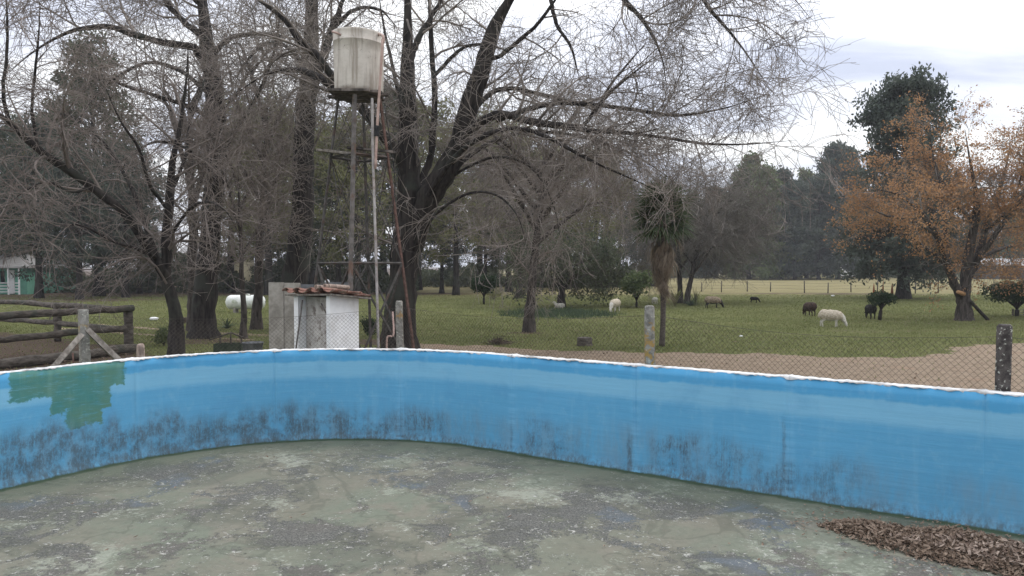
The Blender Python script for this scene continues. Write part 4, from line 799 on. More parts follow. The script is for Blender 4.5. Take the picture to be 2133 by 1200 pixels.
def tile_mesh(l, r0, r1, seed):
    rr = random.Random(seed); v, f = [], []
    for j in range(4):
        t = j / 3; r = r0 + (r1 - r0) * t
        for rr_ in (r, r - .014):
            for i in range(7): a = math.pi * i / 6; v.append((t * l, math.cos(a) * rr_, math.sin(a) * rr_ * .62 + rr.uniform(-.002, .002)))
    for j in range(3):
        for i in range(6): a, b_ = j * 14 + i, (j + 1) * 14 + i; f += [(a, a + 1, b_ + 1, b_), (a + 7, b_ + 7, b_ + 8, a + 8)]
        for i in (0, 6): a, b_ = j * 14 + i, (j + 1) * 14 + i; f.append((a, b_, b_ + 7, a + 7))
    for i in range(6): f += [(i, i + 7, i + 8, i + 1), (42 + i, 43 + i, 50 + i, 49 + i)]
    return mesh_np('roof_tile', np.array(v), f, True)
tiles = [tile_mesh(.40, .10, .085, i) for i in range(4)]; azr = math.atan2(er[1], er[0]); Lr, Ll = np.linalg.norm(pr - pn), np.linalg.norm(pl_ - pn)
k_ = 0
for row in range(3):
    for cidx in range(8):
        t = .04 + row * .31; s_ = .07 + cidx * (Ll - .14) / 7; p = pn + ur * (t * Lr / 1.0 * .98 - .03 if row else -.05) + ul * s_ - ctr
        zb = 1.925 - .105 * (t) - .045 * s_ / Ll + .035 * (cidx % 2) * 1 + .012 * (2 - row)
        o = link('roof_tile', tiles[k_ % 4], 'tile', roof, (p[0] + rs.normal() * .015, p[1] + rs.normal() * .015, zb + rs.rand() * .012)); o.rotation_euler = (rs.normal() * .05 + (math.pi if cidx % 2 == 0 else 0), .09 + rs.normal() * .04, azr + rs.normal() * .06); k_ += 1
        if cidx % 2 == 0: o.location.z += .055
tile_tube = None
for i, (px, py, d_t) in enumerate(((658, 598, 13.35), (666, 599, 13.3), (676, 596, 13.35), (684, 596, 13.4))):
    p = P(px, py, d_t) - ctr; g = Geo(); a_r = np.linspace(0, 1, 2)[:, None]; d2 = np.array((.25, .5, -.04))
    v, f = batch_tubes(np.stack([p + d2 * t for t in (0, .5, 1, 1, .5, 0)])[None], np.array([[.042, .042, .042, .031, .031, .031]]), 12); g.add(v, f); n_ = 12
    g.add(np.concatenate([v[:n_], v[-n_:]]), [(i_, (i_ + 1) % n_, n_ + (i_ + 1) % n_, n_ + i_) for i_ in range(n_)]); o = link('ridge_tile', g.mesh('ridge_tile'), 'tile_pale', roof); 
g = Geo(); g.tube([P(669, 632, 13.42) - ctr, P(687, 668, 13.28) - ctr], .012, 5); link('roof_strut', g.mesh('roof_strut'), 'steel', shed)
g = Geo(); p0, p1 = P(602, 755, 13.5), P(630, 625, 13.72); p0[2] = 0; g.tube([p0 - p0, p1 - p0], .016, 6)
tag(link('leaning_rod', g.mesh('leaning_rod'), 'steel', loc=p0), 'thin metal rod leaning against the left pier of the white shed', 'rod')

# grey screen of concrete panels behind the shed
scr = thing('concrete_screen', 'grey concrete panel screen standing behind the white pump shed', 'wall', (P(640, 600, 15.7)[0], 15.7, 0)); so_ = np.array(scr.location)
M['panel_dark'] = rough_mat('concrete_dark', (0.095, 0.10, 0.105), (0.17, 0.175, 0.18), 6)
for px0, px1, d, top, mat in ((560, 592, 15.62, 588, 'concrete'), (592.3, 626, 15.64, 589, 'concrete'), (624, 676, 16.3, 592, 'panel_dark'), (676.3, 727, 16.32, 588, 'panel_dark')):
    xa, xb = P(px0, 600, d)[0], P(px1, 600, d)[0]; zt_ = P(px0, top, d)[2]
    bevel_box('panel', (xb - xa, .07, zt_), mat, scr, np.array(((xa + xb) / 2, d, zt_ / 2)) - so_, .008, 0, .004, int(px0))
g = Geo(); c0 = P(685, 592, 16.3); g.tube(resample([c0 + np.array(p) for p in ((0, 0, -.02), (0, 0, .05), (-.02, 0, .085), (-.06, 0, .075), (-.07, 0, .04))], 10), .022, 7); link('vent_pipe', g.mesh('vent_pipe'), 'white_plaster', scr).location = -scr.location

# ================================================================== CHAIN-LINK FENCE ROUND THE POOL
FP = {'A': (P(2088, 680, 6.85), .064), 'B': (P(1355, 640, 9.1), .062), 'C': (P(833, 629, 12.4), .062), 'D': (P(175, 645, 11.0), .062), 'E': (np.array((8.3, 4.8, 1.85)), .06)}
fence = thing('chain_link_fence', 'rusty chain-link fence on weathered posts around the pool', 'fence', (FP['B'][0][0], FP['B'][0][1], 0)); fo_ = np.array(fence.location)
def lichen(name, base0, base1, spot, z0, z1, k):
    m, nt, b = newmat(name); v = coord(nt, 'pos'); n1 = noise(nt, v, 14, 6, .65); n2 = noise(nt, v, 9, 7, .72, .8); sx = nt.nodes.new('ShaderNodeSeparateXYZ'); nt.links.new(v, sx.inputs[0])
    c = mix(nt, step(nt, n1, .35, .65), base0, base1); c = mix(nt, step(nt, noise(nt, v, 26, 3, .6), .60, .66), c, (0.42, 0.42, 0.36))
    zz_ = ma(nt, 'MULTIPLY', step(nt, sx.outputs[2], z0, z0 + .2), step(nt, sx.outputs[2], z1 - .2, z1, 1.0, 0.0)); c = mix(nt, ma(nt, 'MULTIPLY', ma(nt, 'MULTIPLY', step(nt, ma(nt, 'ADD', n2, ma(nt, 'MULTIPLY', zz_, .22)), .70, .78), zz_), k), c, spot)
    setin(nt, b.inputs['Base Color'], c); b.inputs['Roughness'].default_value = .92; bump(nt, b, n1, .6, .02); return m
M['post_A'] = lichen('post_wood_dark', (0.035, 0.030, 0.028), (0.10, 0.088, 0.08), (0.16, 0.15, 0.14), 1.7, 1.9, .5)
M['post_B'] = lichen('post_lichen', (0.12, 0.115, 0.10), (0.26, 0.25, 0.22), (0.30, 0.19, 0.055), .6, 1.85, .95)
M['post_C'] = lichen('post_concrete', (0.14, 0.13, 0.11), (0.26, 0.24, 0.21), (0.30, 0.18, 0.07), 1.40, 1.78, .9)
M['post_D'] = lichen('post_concrete_yellow', (0.17, 0.16, 0.14), (0.29, 0.275, 0.25), (0.30, 0.21, 0.08), 1.28, 1.70, .9)
for k, (p, r) in FP.items():
    h = p[2]; sides = 4 if k == 'D' else 10; rr = random.Random(ord(k)); n = 14
    pts = [np.array((p[0] + (.012 * math.sin(t * 5) if k != 'A' else .04 * t / 2), p[1], t * (h))) for t in np.linspace(0, 1, n)]
    pts = [np.array((q[0], q[1], q[2])) for q in pts]; rad = np.array([r * (1.12 - .12 * t) * (1 + rr.uniform(-.04, .04)) for t in np.linspace(0, 1, n)])
    if k != 'D': pts.append(pts[-1] + np.array((0, 0, .02))); rad = np.append(rad, r * .75)
    else: rad *= 1.3
    g = Geo(); g.tube(np.array(pts) - fo_, rad, sides); link('post', g.mesh('post', k != 'D'), 'post_' + k if k != 'E' else 'post_A', fence)
pD = FP['D'][0]
for (a, b_) in ((P(170, 698, 10.9), P(103, 775, 10.3)), (P(183, 688, 11.0), P(262, 765, 10.9))):
    b_ = b_ + (b_ - a) * .35; g = Geo(); g.tube(resample([a - fo_, b_ - fo_], 6), .052, 4); link('brace', g.mesh('brace', False), 'old_wood', fence)
g = Geo(); gt = Geo(); rs = np.random.RandomState(12); CW = .064
for a, b_ in (('D', 'C'), ('C', 'B'), ('B', 'A'), ('A', 'E')):
    pa, pb_ = FP[a][0].copy(), FP[b_][0].copy(); za, zb = pa[2] - .10, pb_[2] - .10; L = np.linalg.norm((pb_ - pa)[:2]); dirv = (pb_ - pa)[:2] / L
    offn = np.array((-dirv[1], dirv[0])) * .07 * (1 if (np.array((-dirv[1], dirv[0])) @ PN) > 0 else -1)
    def at(s_, z): 
        bulge = .05 * np.sin(s_ / L * 3.14) * np.sin(z * 1.7); xy_ = pa[:2] + np.outer(s_, dirv) + offn * (1 + bulge[:, None] * 4); return np.column_stack([xy_, z])
    topz = lambda s_: za + (zb - za) * s_ / L - .11 * np.sin(np.clip(s_ / L, 0, 1) * math.pi)
    hmax = max(za, zb); B_ = []
    for sgn in (1, -1):
        for s0 in np.arange(-hmax, L + hmax, CW):
            zz_ = np.linspace(.06, hmax, 60); s_ = s0 + sgn * zz_; ok = (s_ >= 0) & (s_ <= L); ok &= zz_ <= topz(np.clip(s_, 0, L)) + .005
            if ok.sum() < 2: continue
            idx_ = np.where(ok)[0]; z2 = np.linspace(zz_[idx_[0]], zz_[idx_[-1]], 12); s2 = s0 + sgn * z2 + .004 * np.sin(z2 * 9 + s0 * 3); B_.append(at(s2, z2 + .010 * np.sin(s2 * 3.1)))
    v, f = batch_tubes(np.stack(B_) - fo_, np.full((len(B_), 12), .0016), 3); g.add(v, f)
    s_ = np.linspace(0, L, 20); 
    for zz_ in (0, 1):
        q = at(s_, topz(s_) - zz_ * .9); v, f = batch_tubes((q - fo_)[None], np.full((1, 20), .0022), 4); gt.add(v, f)
o = link('wire_mesh', g.mesh('wire_mesh', False), 'wire', fence); o['kind'] = 'stuff'; link('tension_wire', gt.mesh('tension_wire', False), 'wire', fence)
# stub post by the corral
sp_ = P(293, 716, 10.6); g = Geo(); g.tube([(0, 0, 0), (0, 0, sp_[2] - .1), (0, 0, sp_[2] - .02), (0, 0, sp_[2])], [.06, .055, .05, .03], 9)
tag(link('stub_post', g.mesh('stub_post'), 'tile_pale', loc=(sp_[0], sp_[1], 0)), 'short pinkish stub post by the pool rim, right of the braced post', 'post')

# ================================================================== LOG CORRAL
cor = thing('log_corral', 'corral of round brown logs with two rails and a corner post', 'corral', (-11.35, 22.0, 0)); c_o = np.array(cor.location)
def log(name, pts, r, n=18, seed=0, mat='log'):
    rr = np.random.RandomState(seed); p = resample(pts, n); p[1:-1] += rr.normal(size=(n - 2, 3)) * .012; g = Geo(); g.tube(p - c_o, r * (1 + .07 * rr.normal(size=n)), 9); return link(name, g.mesh(name), mat, cor)
def at_h(px, d, z): return np.array(((px - 1066.5) / F * d, d, z))
for px, d, h, r in ((266, 22.0, 1.22, .13), (118, 23.9, 1.2, .11), (-60, 18.2, 1.2, .12), (-40, 27.5, 1.2, .11)): log('post', [at_h(px, d, 0), at_h(px, d, h * .5), at_h(px, d, h)], r, 8, int(px) + 99)
log('rail', [at_h(276, 22.0, 1.17), at_h(150, 20.6, 1.15), at_h(0, 19.2, 1.12), at_h(-80, 18.2, 1.1)], .098, 18, 1)
log('rail', [at_h(274, 22.1, .60), at_h(150, 20.7, .56), at_h(0, 19.3, .50), at_h(-80, 18.3, .48)], .092, 18, 2)
log('rail', [at_h(262, 22.2, 1.10), at_h(118, 23.9, 1.16), at_h(0, 26.2, 1.17), at_h(-80, 28, 1.15)], .090, 18, 3)
log('rail', [at_h(270, 22.2, .50), at_h(118, 23.9, .58), at_h(0, 26.2, .55), at_h(-80, 28, .5)], .088, 18, 4)
log('ground_log', [at_h(282, 20.6, .13), at_h(150, 18.9, .12), at_h(0, 17.4, .11), at_h(-80, 16.8, .11)], .125, 18, 5)
g = Geo(); g.tube(resample([(0, 0, 0), (.02, .0, .5), (-.01, 0, 1.05)], 8), .014, 5); q = P(152, 700, 11.6); tag(link('rusty_stake', g.mesh('rusty_stake'), 'rust', loc=(q[0], q[1], 0)), 'thin rusty iron stake just left of the braced fence post', 'stake')
g = Geo(); g.tube(resample([(0, 0, 0), (.01, .0, .4), (-.02, 0, .9)], 8), .016, 5); q = P(190, 700, 11.5); tag(link('pale_stake', g.mesh('pale_stake'), 'tile_pale', loc=(q[0], q[1], 0)), 'thin pale cane stake just right of the braced fence post', 'stake')

# ================================================================== THINGS ON THE LAWN
def on(px, py): p = G(px, py); return p
# gas tank
p = on(512, 652); gt_ = thing('gas_tank', 'white horizontal gas tank with domed ends on low supports', 'gas tank', p, R(4))
M['tank2'] = rough_mat('gas_tank_white', (0.58, 0.60, 0.55), (0.72, 0.73, 0.69), 3, c2=(0.36, 0.39, 0.28), s2=2.4, rough=.5, bstr=.05)
s_ = np.linspace(-1, 1, 25); xx = np.sign(s_) * np.abs(s_) ** .75 * 1.0; rr_ = .37 * np.sqrt(np.clip(1 - np.clip((np.abs(xx) - .72) / .285, 0, 1) ** 2, 0.0005, 1))
v, f = batch_tubes(np.stack([xx, 0 * xx, 0 * xx + .56], 1)[None], rr_[None], 24); link('vessel', mesh_np('vessel', v, f, True), 'tank2', gt_)
for x in (-.5, .5): bevel_box('support', (.12, .55, .27), 'concrete', gt_, (x, 0, .135), .01)
g = Geo(); g.tube([(.1, 0, .9), (.1, 0, .985)], .11, 14); link('valve_cap', g.mesh('valve_cap'), 'tank2', gt_)
# stump, box, stones
def stump(px, py, w, h, label, mat='log', rz=.2):
    g = Geo(); n = 14; rr = random.Random(int(px)); a = np.arange(n) / n * 6.283; rad = np.array([w / 2 * (1 + rr.uniform(-.07, .07)) for _ in a]); rings = [(1.08, 0), (1.0, .3), (.98, .92), (.93, 1.0), (.5, 1.01), (.02, 1.0)]
    v = np.concatenate([np.stack([np.cos(a) * rad * k, np.sin(a) * rad * k, np.full(n, z * h)], 1) for k, z in rings]); f = [(q * n + i, q * n + (i + 1) % n, (q + 1) * n + (i + 1) % n, (q + 1) * n + i) for q in range(len(rings) - 1) for i in range(n)]
    return tag(link('tree_stump', mesh_np('tree_stump', v, f), mat, loc=on(px, py)), label, 'stump')
stump(1217, 720, .46, .25, 'low sawn tree stump alone on the lawn edge by the dirt path')
def stone(px, py, w, h, label, mat='white_plaster', name='white_stone', cat='stone'):
    bm = bmesh.new(); bmesh.ops.create_icosphere(bm, subdivisions=2, radius=.5); rr = random.Random(int(px * 3))
    for v in bm.verts: v.co *= 1 + rr.uniform(-.14, .14); v.co = Vector((v.co.x * w, v.co.y * w * .7, v.co.z * h + h * .38))
    me = bpy.data.meshes.new(name); bm.to_mesh(me); bm.free(); return tag(link(name, me, mat, loc=on(px, py)), label, cat)
stone(321, 667, .40, .17, 'flat white stone on the grass between the corral and the crooked tree')
stone(1544, 702, .12, .07, 'tiny pale stone on the lawn seen through the chain-link')
stone(1735, 618, .30, .16, 'small white stone by the bare soil strip below the far wire fence')
p = on(390, 674); bevel_box('wooden_crate', (.38, .3, .26), 'soil_clod', None, p + np.array((0, 0, .13)), .012); tag(bpy.context.scene.objects['wooden_crate'], 'small brown wooden crate between the crooked and the thickest trunk', 'crate')
# planter with stick frame, grey tub
p = G(478, 735); pl = thing('planter_trough', 'dark green planting trough under a little frame of sticks', 'planter', p, .05)
g = Geo(); 
for c, s in (((0, -.19, .14), (.74, .025, .25)), ((0, .19, .14), (.74, .025, .25)), ((-.36, 0, .14), (.024, .355, .25)), ((.36, 0, .14), (.024, .355, .25)), ((0, 0, .10), (.69, .35, .06))): g.box(c, s)
M['trough'] = rough_mat('trough_green', (0.025, 0.038, 0.025), (0.055, 0.07, 0.045), 6); link('trough', g.mesh('trough', False), 'trough', pl)
for a, b_ in (((-.55, 0, .36), (.04, 0, .56)), ((.04, 0, .56), (.45, 0, .40)), ((.04, .0, .22), (.04, 0, .57)), ((-.25, 0, .2), (-.25, 0, .46)), ((.33, 0, .2), (.33, 0, .45))):
    g = Geo(); g.tube(resample([a, b_], 5), .022, 6); link('stick', g.mesh('stick'), 'log', pl)
p = G(527, 738); g = Geo(); a = np.arange(20) / 20 * 6.283; prof = [(.24, 0), (.27, .30), (.285, .31), (.285, .33), (.262, .33), (.235, .05), (.0, .05)]
v = np.concatenate([np.stack([np.cos(a) * r, np.sin(a) * r, np.full(20, z)], 1) for r, z in prof]); f = [(q * 20 + i, q * 20 + (i + 1) % 20, (q + 1) * 20 + (i + 1) % 20, (q + 1) * 20 + i) for q in range(6) for i in range(20)]
tag(link('metal_tub', mesh_np('metal_tub', v, f, True), 'panel_dark', loc=p), 'round grey metal tub beside the planting trough', 'tub')
# heap of twigs
p = G(1040, 718); rs = np.random.RandomState(44); n = 160; c = np.stack([rs.normal(size=n) * .16, rs.normal(size=n) * .12, .02 + np.abs(rs.normal(size=n)) * .09], 1); d = unit(rs.normal(size=(n, 3)) * (1, 1, .6)); B_ = np.stack([c + d * t for t in (-.11, 0, .11)], 1); B_[:, :, 2] = np.abs(B_[:, :, 2])
v, f = batch_tubes(B_, np.tile([[.006, .008, .004]], (n, 1)), 3); tag(link('twig_heap', mesh_np('twig_heap', v, f), 'soil_clod', loc=p), 'little heap of dead brown twigs on the lawn', 'twigs')

# bushes
def bush(name, label, px, py, w, h, mat, n, size, stem=.25, seed=1, cat='bush', lobes=6, flat=1.0, stemw=.05, lean=0.0, group=None):
    rs = np.random.RandomState(seed); base = on(px, py); t = thing(name, label, cat, base, group=group)
    g = Geo(); c0 = np.array((lean, 0, stem * h))
    pts = []
    for i in range(lobes):
        a = i * 2.4 + seed; r = w * .5 * math.sqrt((i + .5) / lobes) * .75; c = np.array((lean + math.cos(a) * r, math.sin(a) * r, h * (stem + (1 - stem) * rs.uniform(.35, .85))))
        g.tube(resample([(0, 0, 0), c0 * (.8, .8, .8), c], 6), np.linspace(stemw, .01, 6), 6); m_n = 160
        q = unit(rs.normal(size=(m_n, 3))) * (rs.rand(m_n, 1) ** .4); pts.append(c + q * np.array((w * .28, w * .28, h * (1 - stem) * .34 * flat)))
    link('stem', g.mesh('stem'), 'bark', t); pts = np.concatenate(pts); pts = pts[pts[:, 2] > .03]
    v, f = leaves(rs, pts, n, (size * .3,) * 3, size, 2.0); v[:, 2] = np.maximum(v[:, 2], .01); link('foliage', mesh_np('foliage', v, f), mat, t); return t
bush('topiary_bush', 'small clipped round-headed bush on a short stem', 1008, 634, 1.75, 1.75, 'leaf_bush', 3600, .15, .34, 2, lobes=9, stemw=.07)
bush('leafy_shrub', 'open leafy shrub with several stems just left of the palm', 1326, 641, 2.0, 2.0, 'leaf_green', 1700, .19, .25, 3, lobes=12, stemw=.05)
bush('juniper_bush', 'small wind-swept juniper on a bent stem beside the black sheep', 1832, 667, 1.1, 1.25, 'leaf_bush', 2600, .09, .5, 4, lobes=8, lean=.08, stemw=.08)
bush('spreading_bush', 'broad low dark green bush at the foot of the garden by the wooden pallet', 2118, 660, 2.6, 1.75, 'leaf_bush', 5200, .13, .28, 5, lobes=14, stemw=.07)
bush('round_bush', 'dark green bush at the foot of the big forked trunk', 769, 703, .5, .62, 'leaf_bush', 900, .09, .05, 6, lobes=6, stemw=.02)
bush('low_shrub', 'low weedy shrub by the crooked tree trunk', 342, 720, .55, .5, 'leaf_green', 500, .09, .05, 7, lobes=5, stemw=.015)
bush('low_shrub', 'grey-green shrub by the topiary bush', 1028, 625, 1.2, .7, 'leaf_olive', 500, .12, .05, 8, lobes=5, stemw=.015)
def rosette(name, label, px, py, n, l, w, mat, seed, up=(15, 75), cat='plant'):
    rs = np.random.RandomState(seed); t = thing(name, label, cat, on(px, py)); st = np.linspace(0, 1, 5); wd = w * np.array((.7, 1, .8, .5, .04)); V = []
    c_ = np.stack([st * l, 0 * st, -.25 * l * st ** 2.4], 1); v = np.stack([c_ - np.array((0, 1, 0)) * wd[:, None], c_ + np.array((0, 0, -.4)) * wd[:, None], c_ + np.array((0, 1, 0)) * wd[:, None]], 1).reshape(-1, 3)
    me = mesh_np('leaf', v, [(j * 3 + q, j * 3 + q + 1, j * 3 + q + 4, j * 3 + q + 3) for j in range(4) for q in (0, 1)], True)
    for i in range(n):
        o = link('leaf', me, mat, t, (0, 0, .02)); o.rotation_euler = (0, -R(rs.uniform(*up)), i * 2.4); o.scale = (rs.uniform(.7, 1.1),) * 3
    return t
rosette('agave_plant', 'spiky green agave rosette in front of the gas tank', 473, 685, 26, .52, .035, 'agave', 1)
rosette('banana_plant', 'tuft of yellowing broad leaves under the pale bare trees', 1406, 637, 12, 1.3, .11, 'leaf_olive', 2, (55, 85))
rosette('reed_tuft', 'spreading tuft of long green leaves at the base of the pale bare trees', 1440, 638, 40, .85, .03, 'agave', 3, (15, 60))
rosette('yellow_tuft', 'thin yellow reed tuft right of the pale bare trees', 1449, 631, 14, 1.1, .03, 'leaf_brown', 4, (55, 85))

# prop log and pallet by the orange tree, stakes, far fence
q0, q1 = P(2022, 628, 32.6), G(2058, 668); g = Geo(); g.tube(resample([q0 - q1, (q0 - q1) * .5 + np.array((.03, 0, -.03)), (0, 0, .03)], 8), .075, 7)
tag(link('leaning_log', g.mesh('leaning_log'), 'bark', loc=q1), 'dark fallen branch leaning against the orange-leaved tree', 'branch')
p = G(2118, 658); pa_ = thing('wooden_pallet', 'pale low wooden pallet seat beneath the broad dark bush', 'pallet', p)
for i in range(3): bevel_box('slat', (1.3, .09, .03), 'old_wood', pa_, (.1, -.45, .09 + i * .11), .005)
for i in range(3): bevel_box('upright', (.07, .06, .36), 'old_wood', pa_, (-.45 + i * .55, -.39, .18), .005)
m = rough_mat('stake_orange', (0.30, 0.075, 0.025), (0.42, 0.13, 0.045), 6); M['stake_orange'] = m
for i, (px, py, h, r) in enumerate(((1820, 618, 1.05, .10), (1839, 619, 1.25, .085), (1858, 621, 1.12, .12))):
    g = Geo(); g.tube([(0, 0, 0), (0, 0, h * .45), (.0, 0, h * .8), (.03 * (i == 1), 0, h)], [r, r * .8, r * .4, .02], 8); tag(link('orange_stake', g.mesh('orange_stake'), 'stake_orange', loc=on(px, py)), ('orange tapering stake, farthest from the tall evergreen trunk', 'orange tapering stake, middle one of three', 'orange tapering stake, closest to the tall evergreen trunk')[i], 'stake', 'orange stakes by the tall evergreen')
ff = thing('wire_fence', 'low wire fence on thin posts along the edge of the dry field', 'fence', (P(1700, 606, 72)[0], 72, 0)); f_o = np.array(ff.location); gw = []
for i, px in enumerate((1388, 1420, 1462, 1503, 1557, 1605, 1676, 1725, 1773, 1828, 1870, 1907, 1955, 2000, 2050, 2100)):
    d = 72 + 2 * math.sin(i * 1.7) - (px - 1400) * .012; x = (px - 1066.5) / F * d; h = 1.0 + .12 * math.sin(i * 2.3); g = Geo(); g.tube([np.array((x, d, 0)) - f_o, np.array((x + .03 * math.sin(i * 3), d, h)) - f_o], .05, 6); link('post', g.mesh('post'), 'log', ff); gw.append((x, d))
for z in (.35, .62, .88):
    g = Geo(); g.tube(np.array([(x, d, z) for x, d in gw]) - f_o, .008, 3); link('wire', g.mesh('wire'), 'wire', ff)

# ================================================================== SHEEP
def sheep_mesh(name, wool, face, s=1.0, woolly=1.0, lying=False):
    bm = bmesh.new()
    def ball(c, r, rot=None):
        m = Matrix.Translation(c) @ (rot or Matrix.Identity(4)) @ Matrix.Diagonal((*r, 1)); bmesh.ops.create_icosphere(bm, subdivisions=3, radius=1.0, matrix=m)
    def chain(pts, rads, n=5):
        for (a, ra), (b_, rb) in zip(list(zip(pts, rads))[:-1], list(zip(pts, rads))[1:]):
            for t in np.linspace(0, 1, n): c = Vector(a).lerp(Vector(b_), t); r = ra + (rb - ra) * t; ball(c, (r, r, r))
    k = woolly; up = .0 if not lying else -.30
    ball((0, 0, .52 + up), (.40, .20 * k, .205 * k)); ball((-.24, 0, .53 + up), (.22, .205 * k, .205 * k)); ball((.22, 0, .50 + up), (.22, .19 * k, .21 * k)); ball((0, 0, .46 + up), (.32, .18 * k, .18 * k))
    if lying: chain([(.34, 0, .30), (.44, 0, .42), (.47, 0, .50)], (.13, .10, .085)); ball((.54, 0, .50), (.12, .065, .07), Matrix.Rotation(.35, 4, 'Y')); ey = (.46, .55)
    else: chain([(.34, 0, .52), (.47, 0, .42), (.56, 0, .28)], (.15 * k, .115 * k, .085)); ball((.61, 0, .19), (.07, .065, .14), Matrix.Rotation(-.35, 4, 'Y')); chain([(.61, 0, .16), (.65, 0, .08)], (.055, .042)); ey = (.56, .27)
    for s_ in (-1, 1): ball((ey[0], s_ * .10, ey[1]), (.03, .065, .022))
    if not lying:
        for x, s_, dx in ((.25, 1, .03), (.25, -1, -.04), (-.30, 1, -.05), (-.30, -1, .04)):
            y = .105 * s_
            if x > 0: chain([(x, y, .44), (x + dx * .5, y, .22), (x + dx, y, .03)], (.075, .038, .032))
            else: chain([(x, y, .46), (x + .04 + dx * .4, y, .33), (x - .05 + dx * .6, y, .21), (x - .03 + dx, y, .03)], (.10, .062, .036, .032))
        chain([(-.44, 0, .56), (-.47, 0, .42)], (.045, .03))
    else:
        for s_ in (-1, 1): chain([(.28, .12 * s_, .08), (.42, .13 * s_, .045)], (.06, .035)); chain([(-.25, .16 * s_, .09), (-.08, .2 * s_, .045)], (.09, .04))
    me = bpy.data.meshes.new(name); bm.to_mesh(me); bm.free(); o = bpy.data.objects.new('tmp', me); COL.objects.link(o)
    r = o.modifiers.new('r', 'REMESH'); r.mode = 'VOXEL'; r.voxel_size = .020; sm_ = o.modifiers.new('s', 'SMOOTH'); sm_.iterations = 3
    dg = bpy.context.evaluated_depsgraph_get(); out = bpy.data.meshes.new_from_object(o.evaluated_get(dg)); bpy.data.objects.remove(o); out.name = name
    n = len(out.vertices); co_ = np.empty(n * 3, dtype=np.float32); out.vertices.foreach_get('co', co_); co_ = co_.reshape(-1, 3)
    body = ((np.abs(co_[:, 0]) < .44) & (co_[:, 2] > .34 + up)).astype(float); lum = np.sin(co_[:, 0] * 41 + np.sin(co_[:, 1] * 37) * 2) * np.sin(co_[:, 2] * 43 + co_[:, 1] * 29) + .6 * np.sin(co_[:, 0] * 73 + co_[:, 2] * 61) * np.sin(co_[:, 1] * 67)
    nr = np.empty(n * 3, dtype=np.float32); out.vertices.foreach_get('normal', nr); co_ = co_ + nr.reshape(-1, 3) * (lum * body * .008)[:, None]; co_[:, 2] -= co_[:, 2].min(); out.vertices.foreach_set('co', (co_ * s).ravel())
    out.materials.clear(); out.materials.append(M[wool]); out.materials.append(M[face])
    for pg in out.polygons:
        c = sum((Vector(co_[i]) for i in pg.vertices), Vector()) / len(pg.vertices); pg.use_smooth = True
        pg.material_index = 1 if ((c.z < .33 and not lying) or c.x > (.50 if not lying else .44)) else 0
    out.update(); return out
M['wool_white'] = rough_mat('wool_cream', (0.36, 0.31, 0.235), (0.50, 0.44, 0.345), 14, rough=.95, bstr=.8); M['face_white'] = rough_mat('face_white', (0.46, 0.43, 0.37), (0.58, 0.55, 0.48), 9)
M['wool_grey'] = rough_mat('wool_greybrown', (0.13, 0.10, 0.07), (0.27, 0.215, 0.15), 12, rough=.95, bstr=.8); M['face_dark'] = rough_mat('face_dark', (0.012, 0.011, 0.010), (0.035, 0.03, 0.027), 9)
M['wool_brown'] = rough_mat('wool_brown', (0.028, 0.017, 0.012), (0.065, 0.042, 0.032), 12, rough=.95, bstr=.8); M['wool_black'] = rough_mat('wool_black', (0.012, 0.011, 0.010), (0.032, 0.029, 0.026), 12, rough=.95, bstr=.8)
def sheep(name, me, px, py, rz, label, cat='sheep'): o = link(name, me, loc=on(px, py) - np.array((0, 0, .004))); o.rotation_euler = (0, 0, R(rz)); o.scale = (.92, .92, .92); return tag(o, label, cat, 'sheep grazing on the lawn')
mw = sheep_mesh('sheep', 'wool_white', 'face_white', 1.0, 1.14)
sheep('sheep', mw, 1729, 681, -22, 'cream sheep grazing beside the brown sheep, head down, body side-on')
sheep('sheep', mw, 1281, 650, 238, 'cream sheep grazing left of the leafy shrub, facing the pool')
sheep('sheep', sheep_mesh('sheep', 'wool_grey', 'face_dark', 1.02, 1.05), 1484, 642, -8, 'grey-brown sheep with dark legs grazing right of the pale bare trees')
sheep('sheep', sheep_mesh('sheep', 'wool_brown', 'wool_brown', .96, 1.2), 1687, 658, 100, 'dark brown sheep seen from behind, next to the cream one')
sheep('sheep', sheep_mesh('sheep', 'wool_black', 'wool_black', .98, 1.1), 1813, 664, 82, 'black sheep with its head behind the small juniper')
sheep('lamb', sheep_mesh('lamb', 'wool_black', 'face_dark', .62, .95), 1571, 631, -15, 'small black lamb grazing alone near the far wire fence', 'lamb')
sheep('lamb', sheep_mesh('lamb', 'face_white', 'face_white', .72, 1.0, True), 1166, 642, 160, 'white lamb lying at the foot of the small olive-leaved tree', 'lamb')
sheep('lamb', sheep_mesh('lamb', 'face_white', 'face_white', .68, 1.0), 1364, 634, 100, 'white lamb half hidden behind the palm trunk', 'lamb')

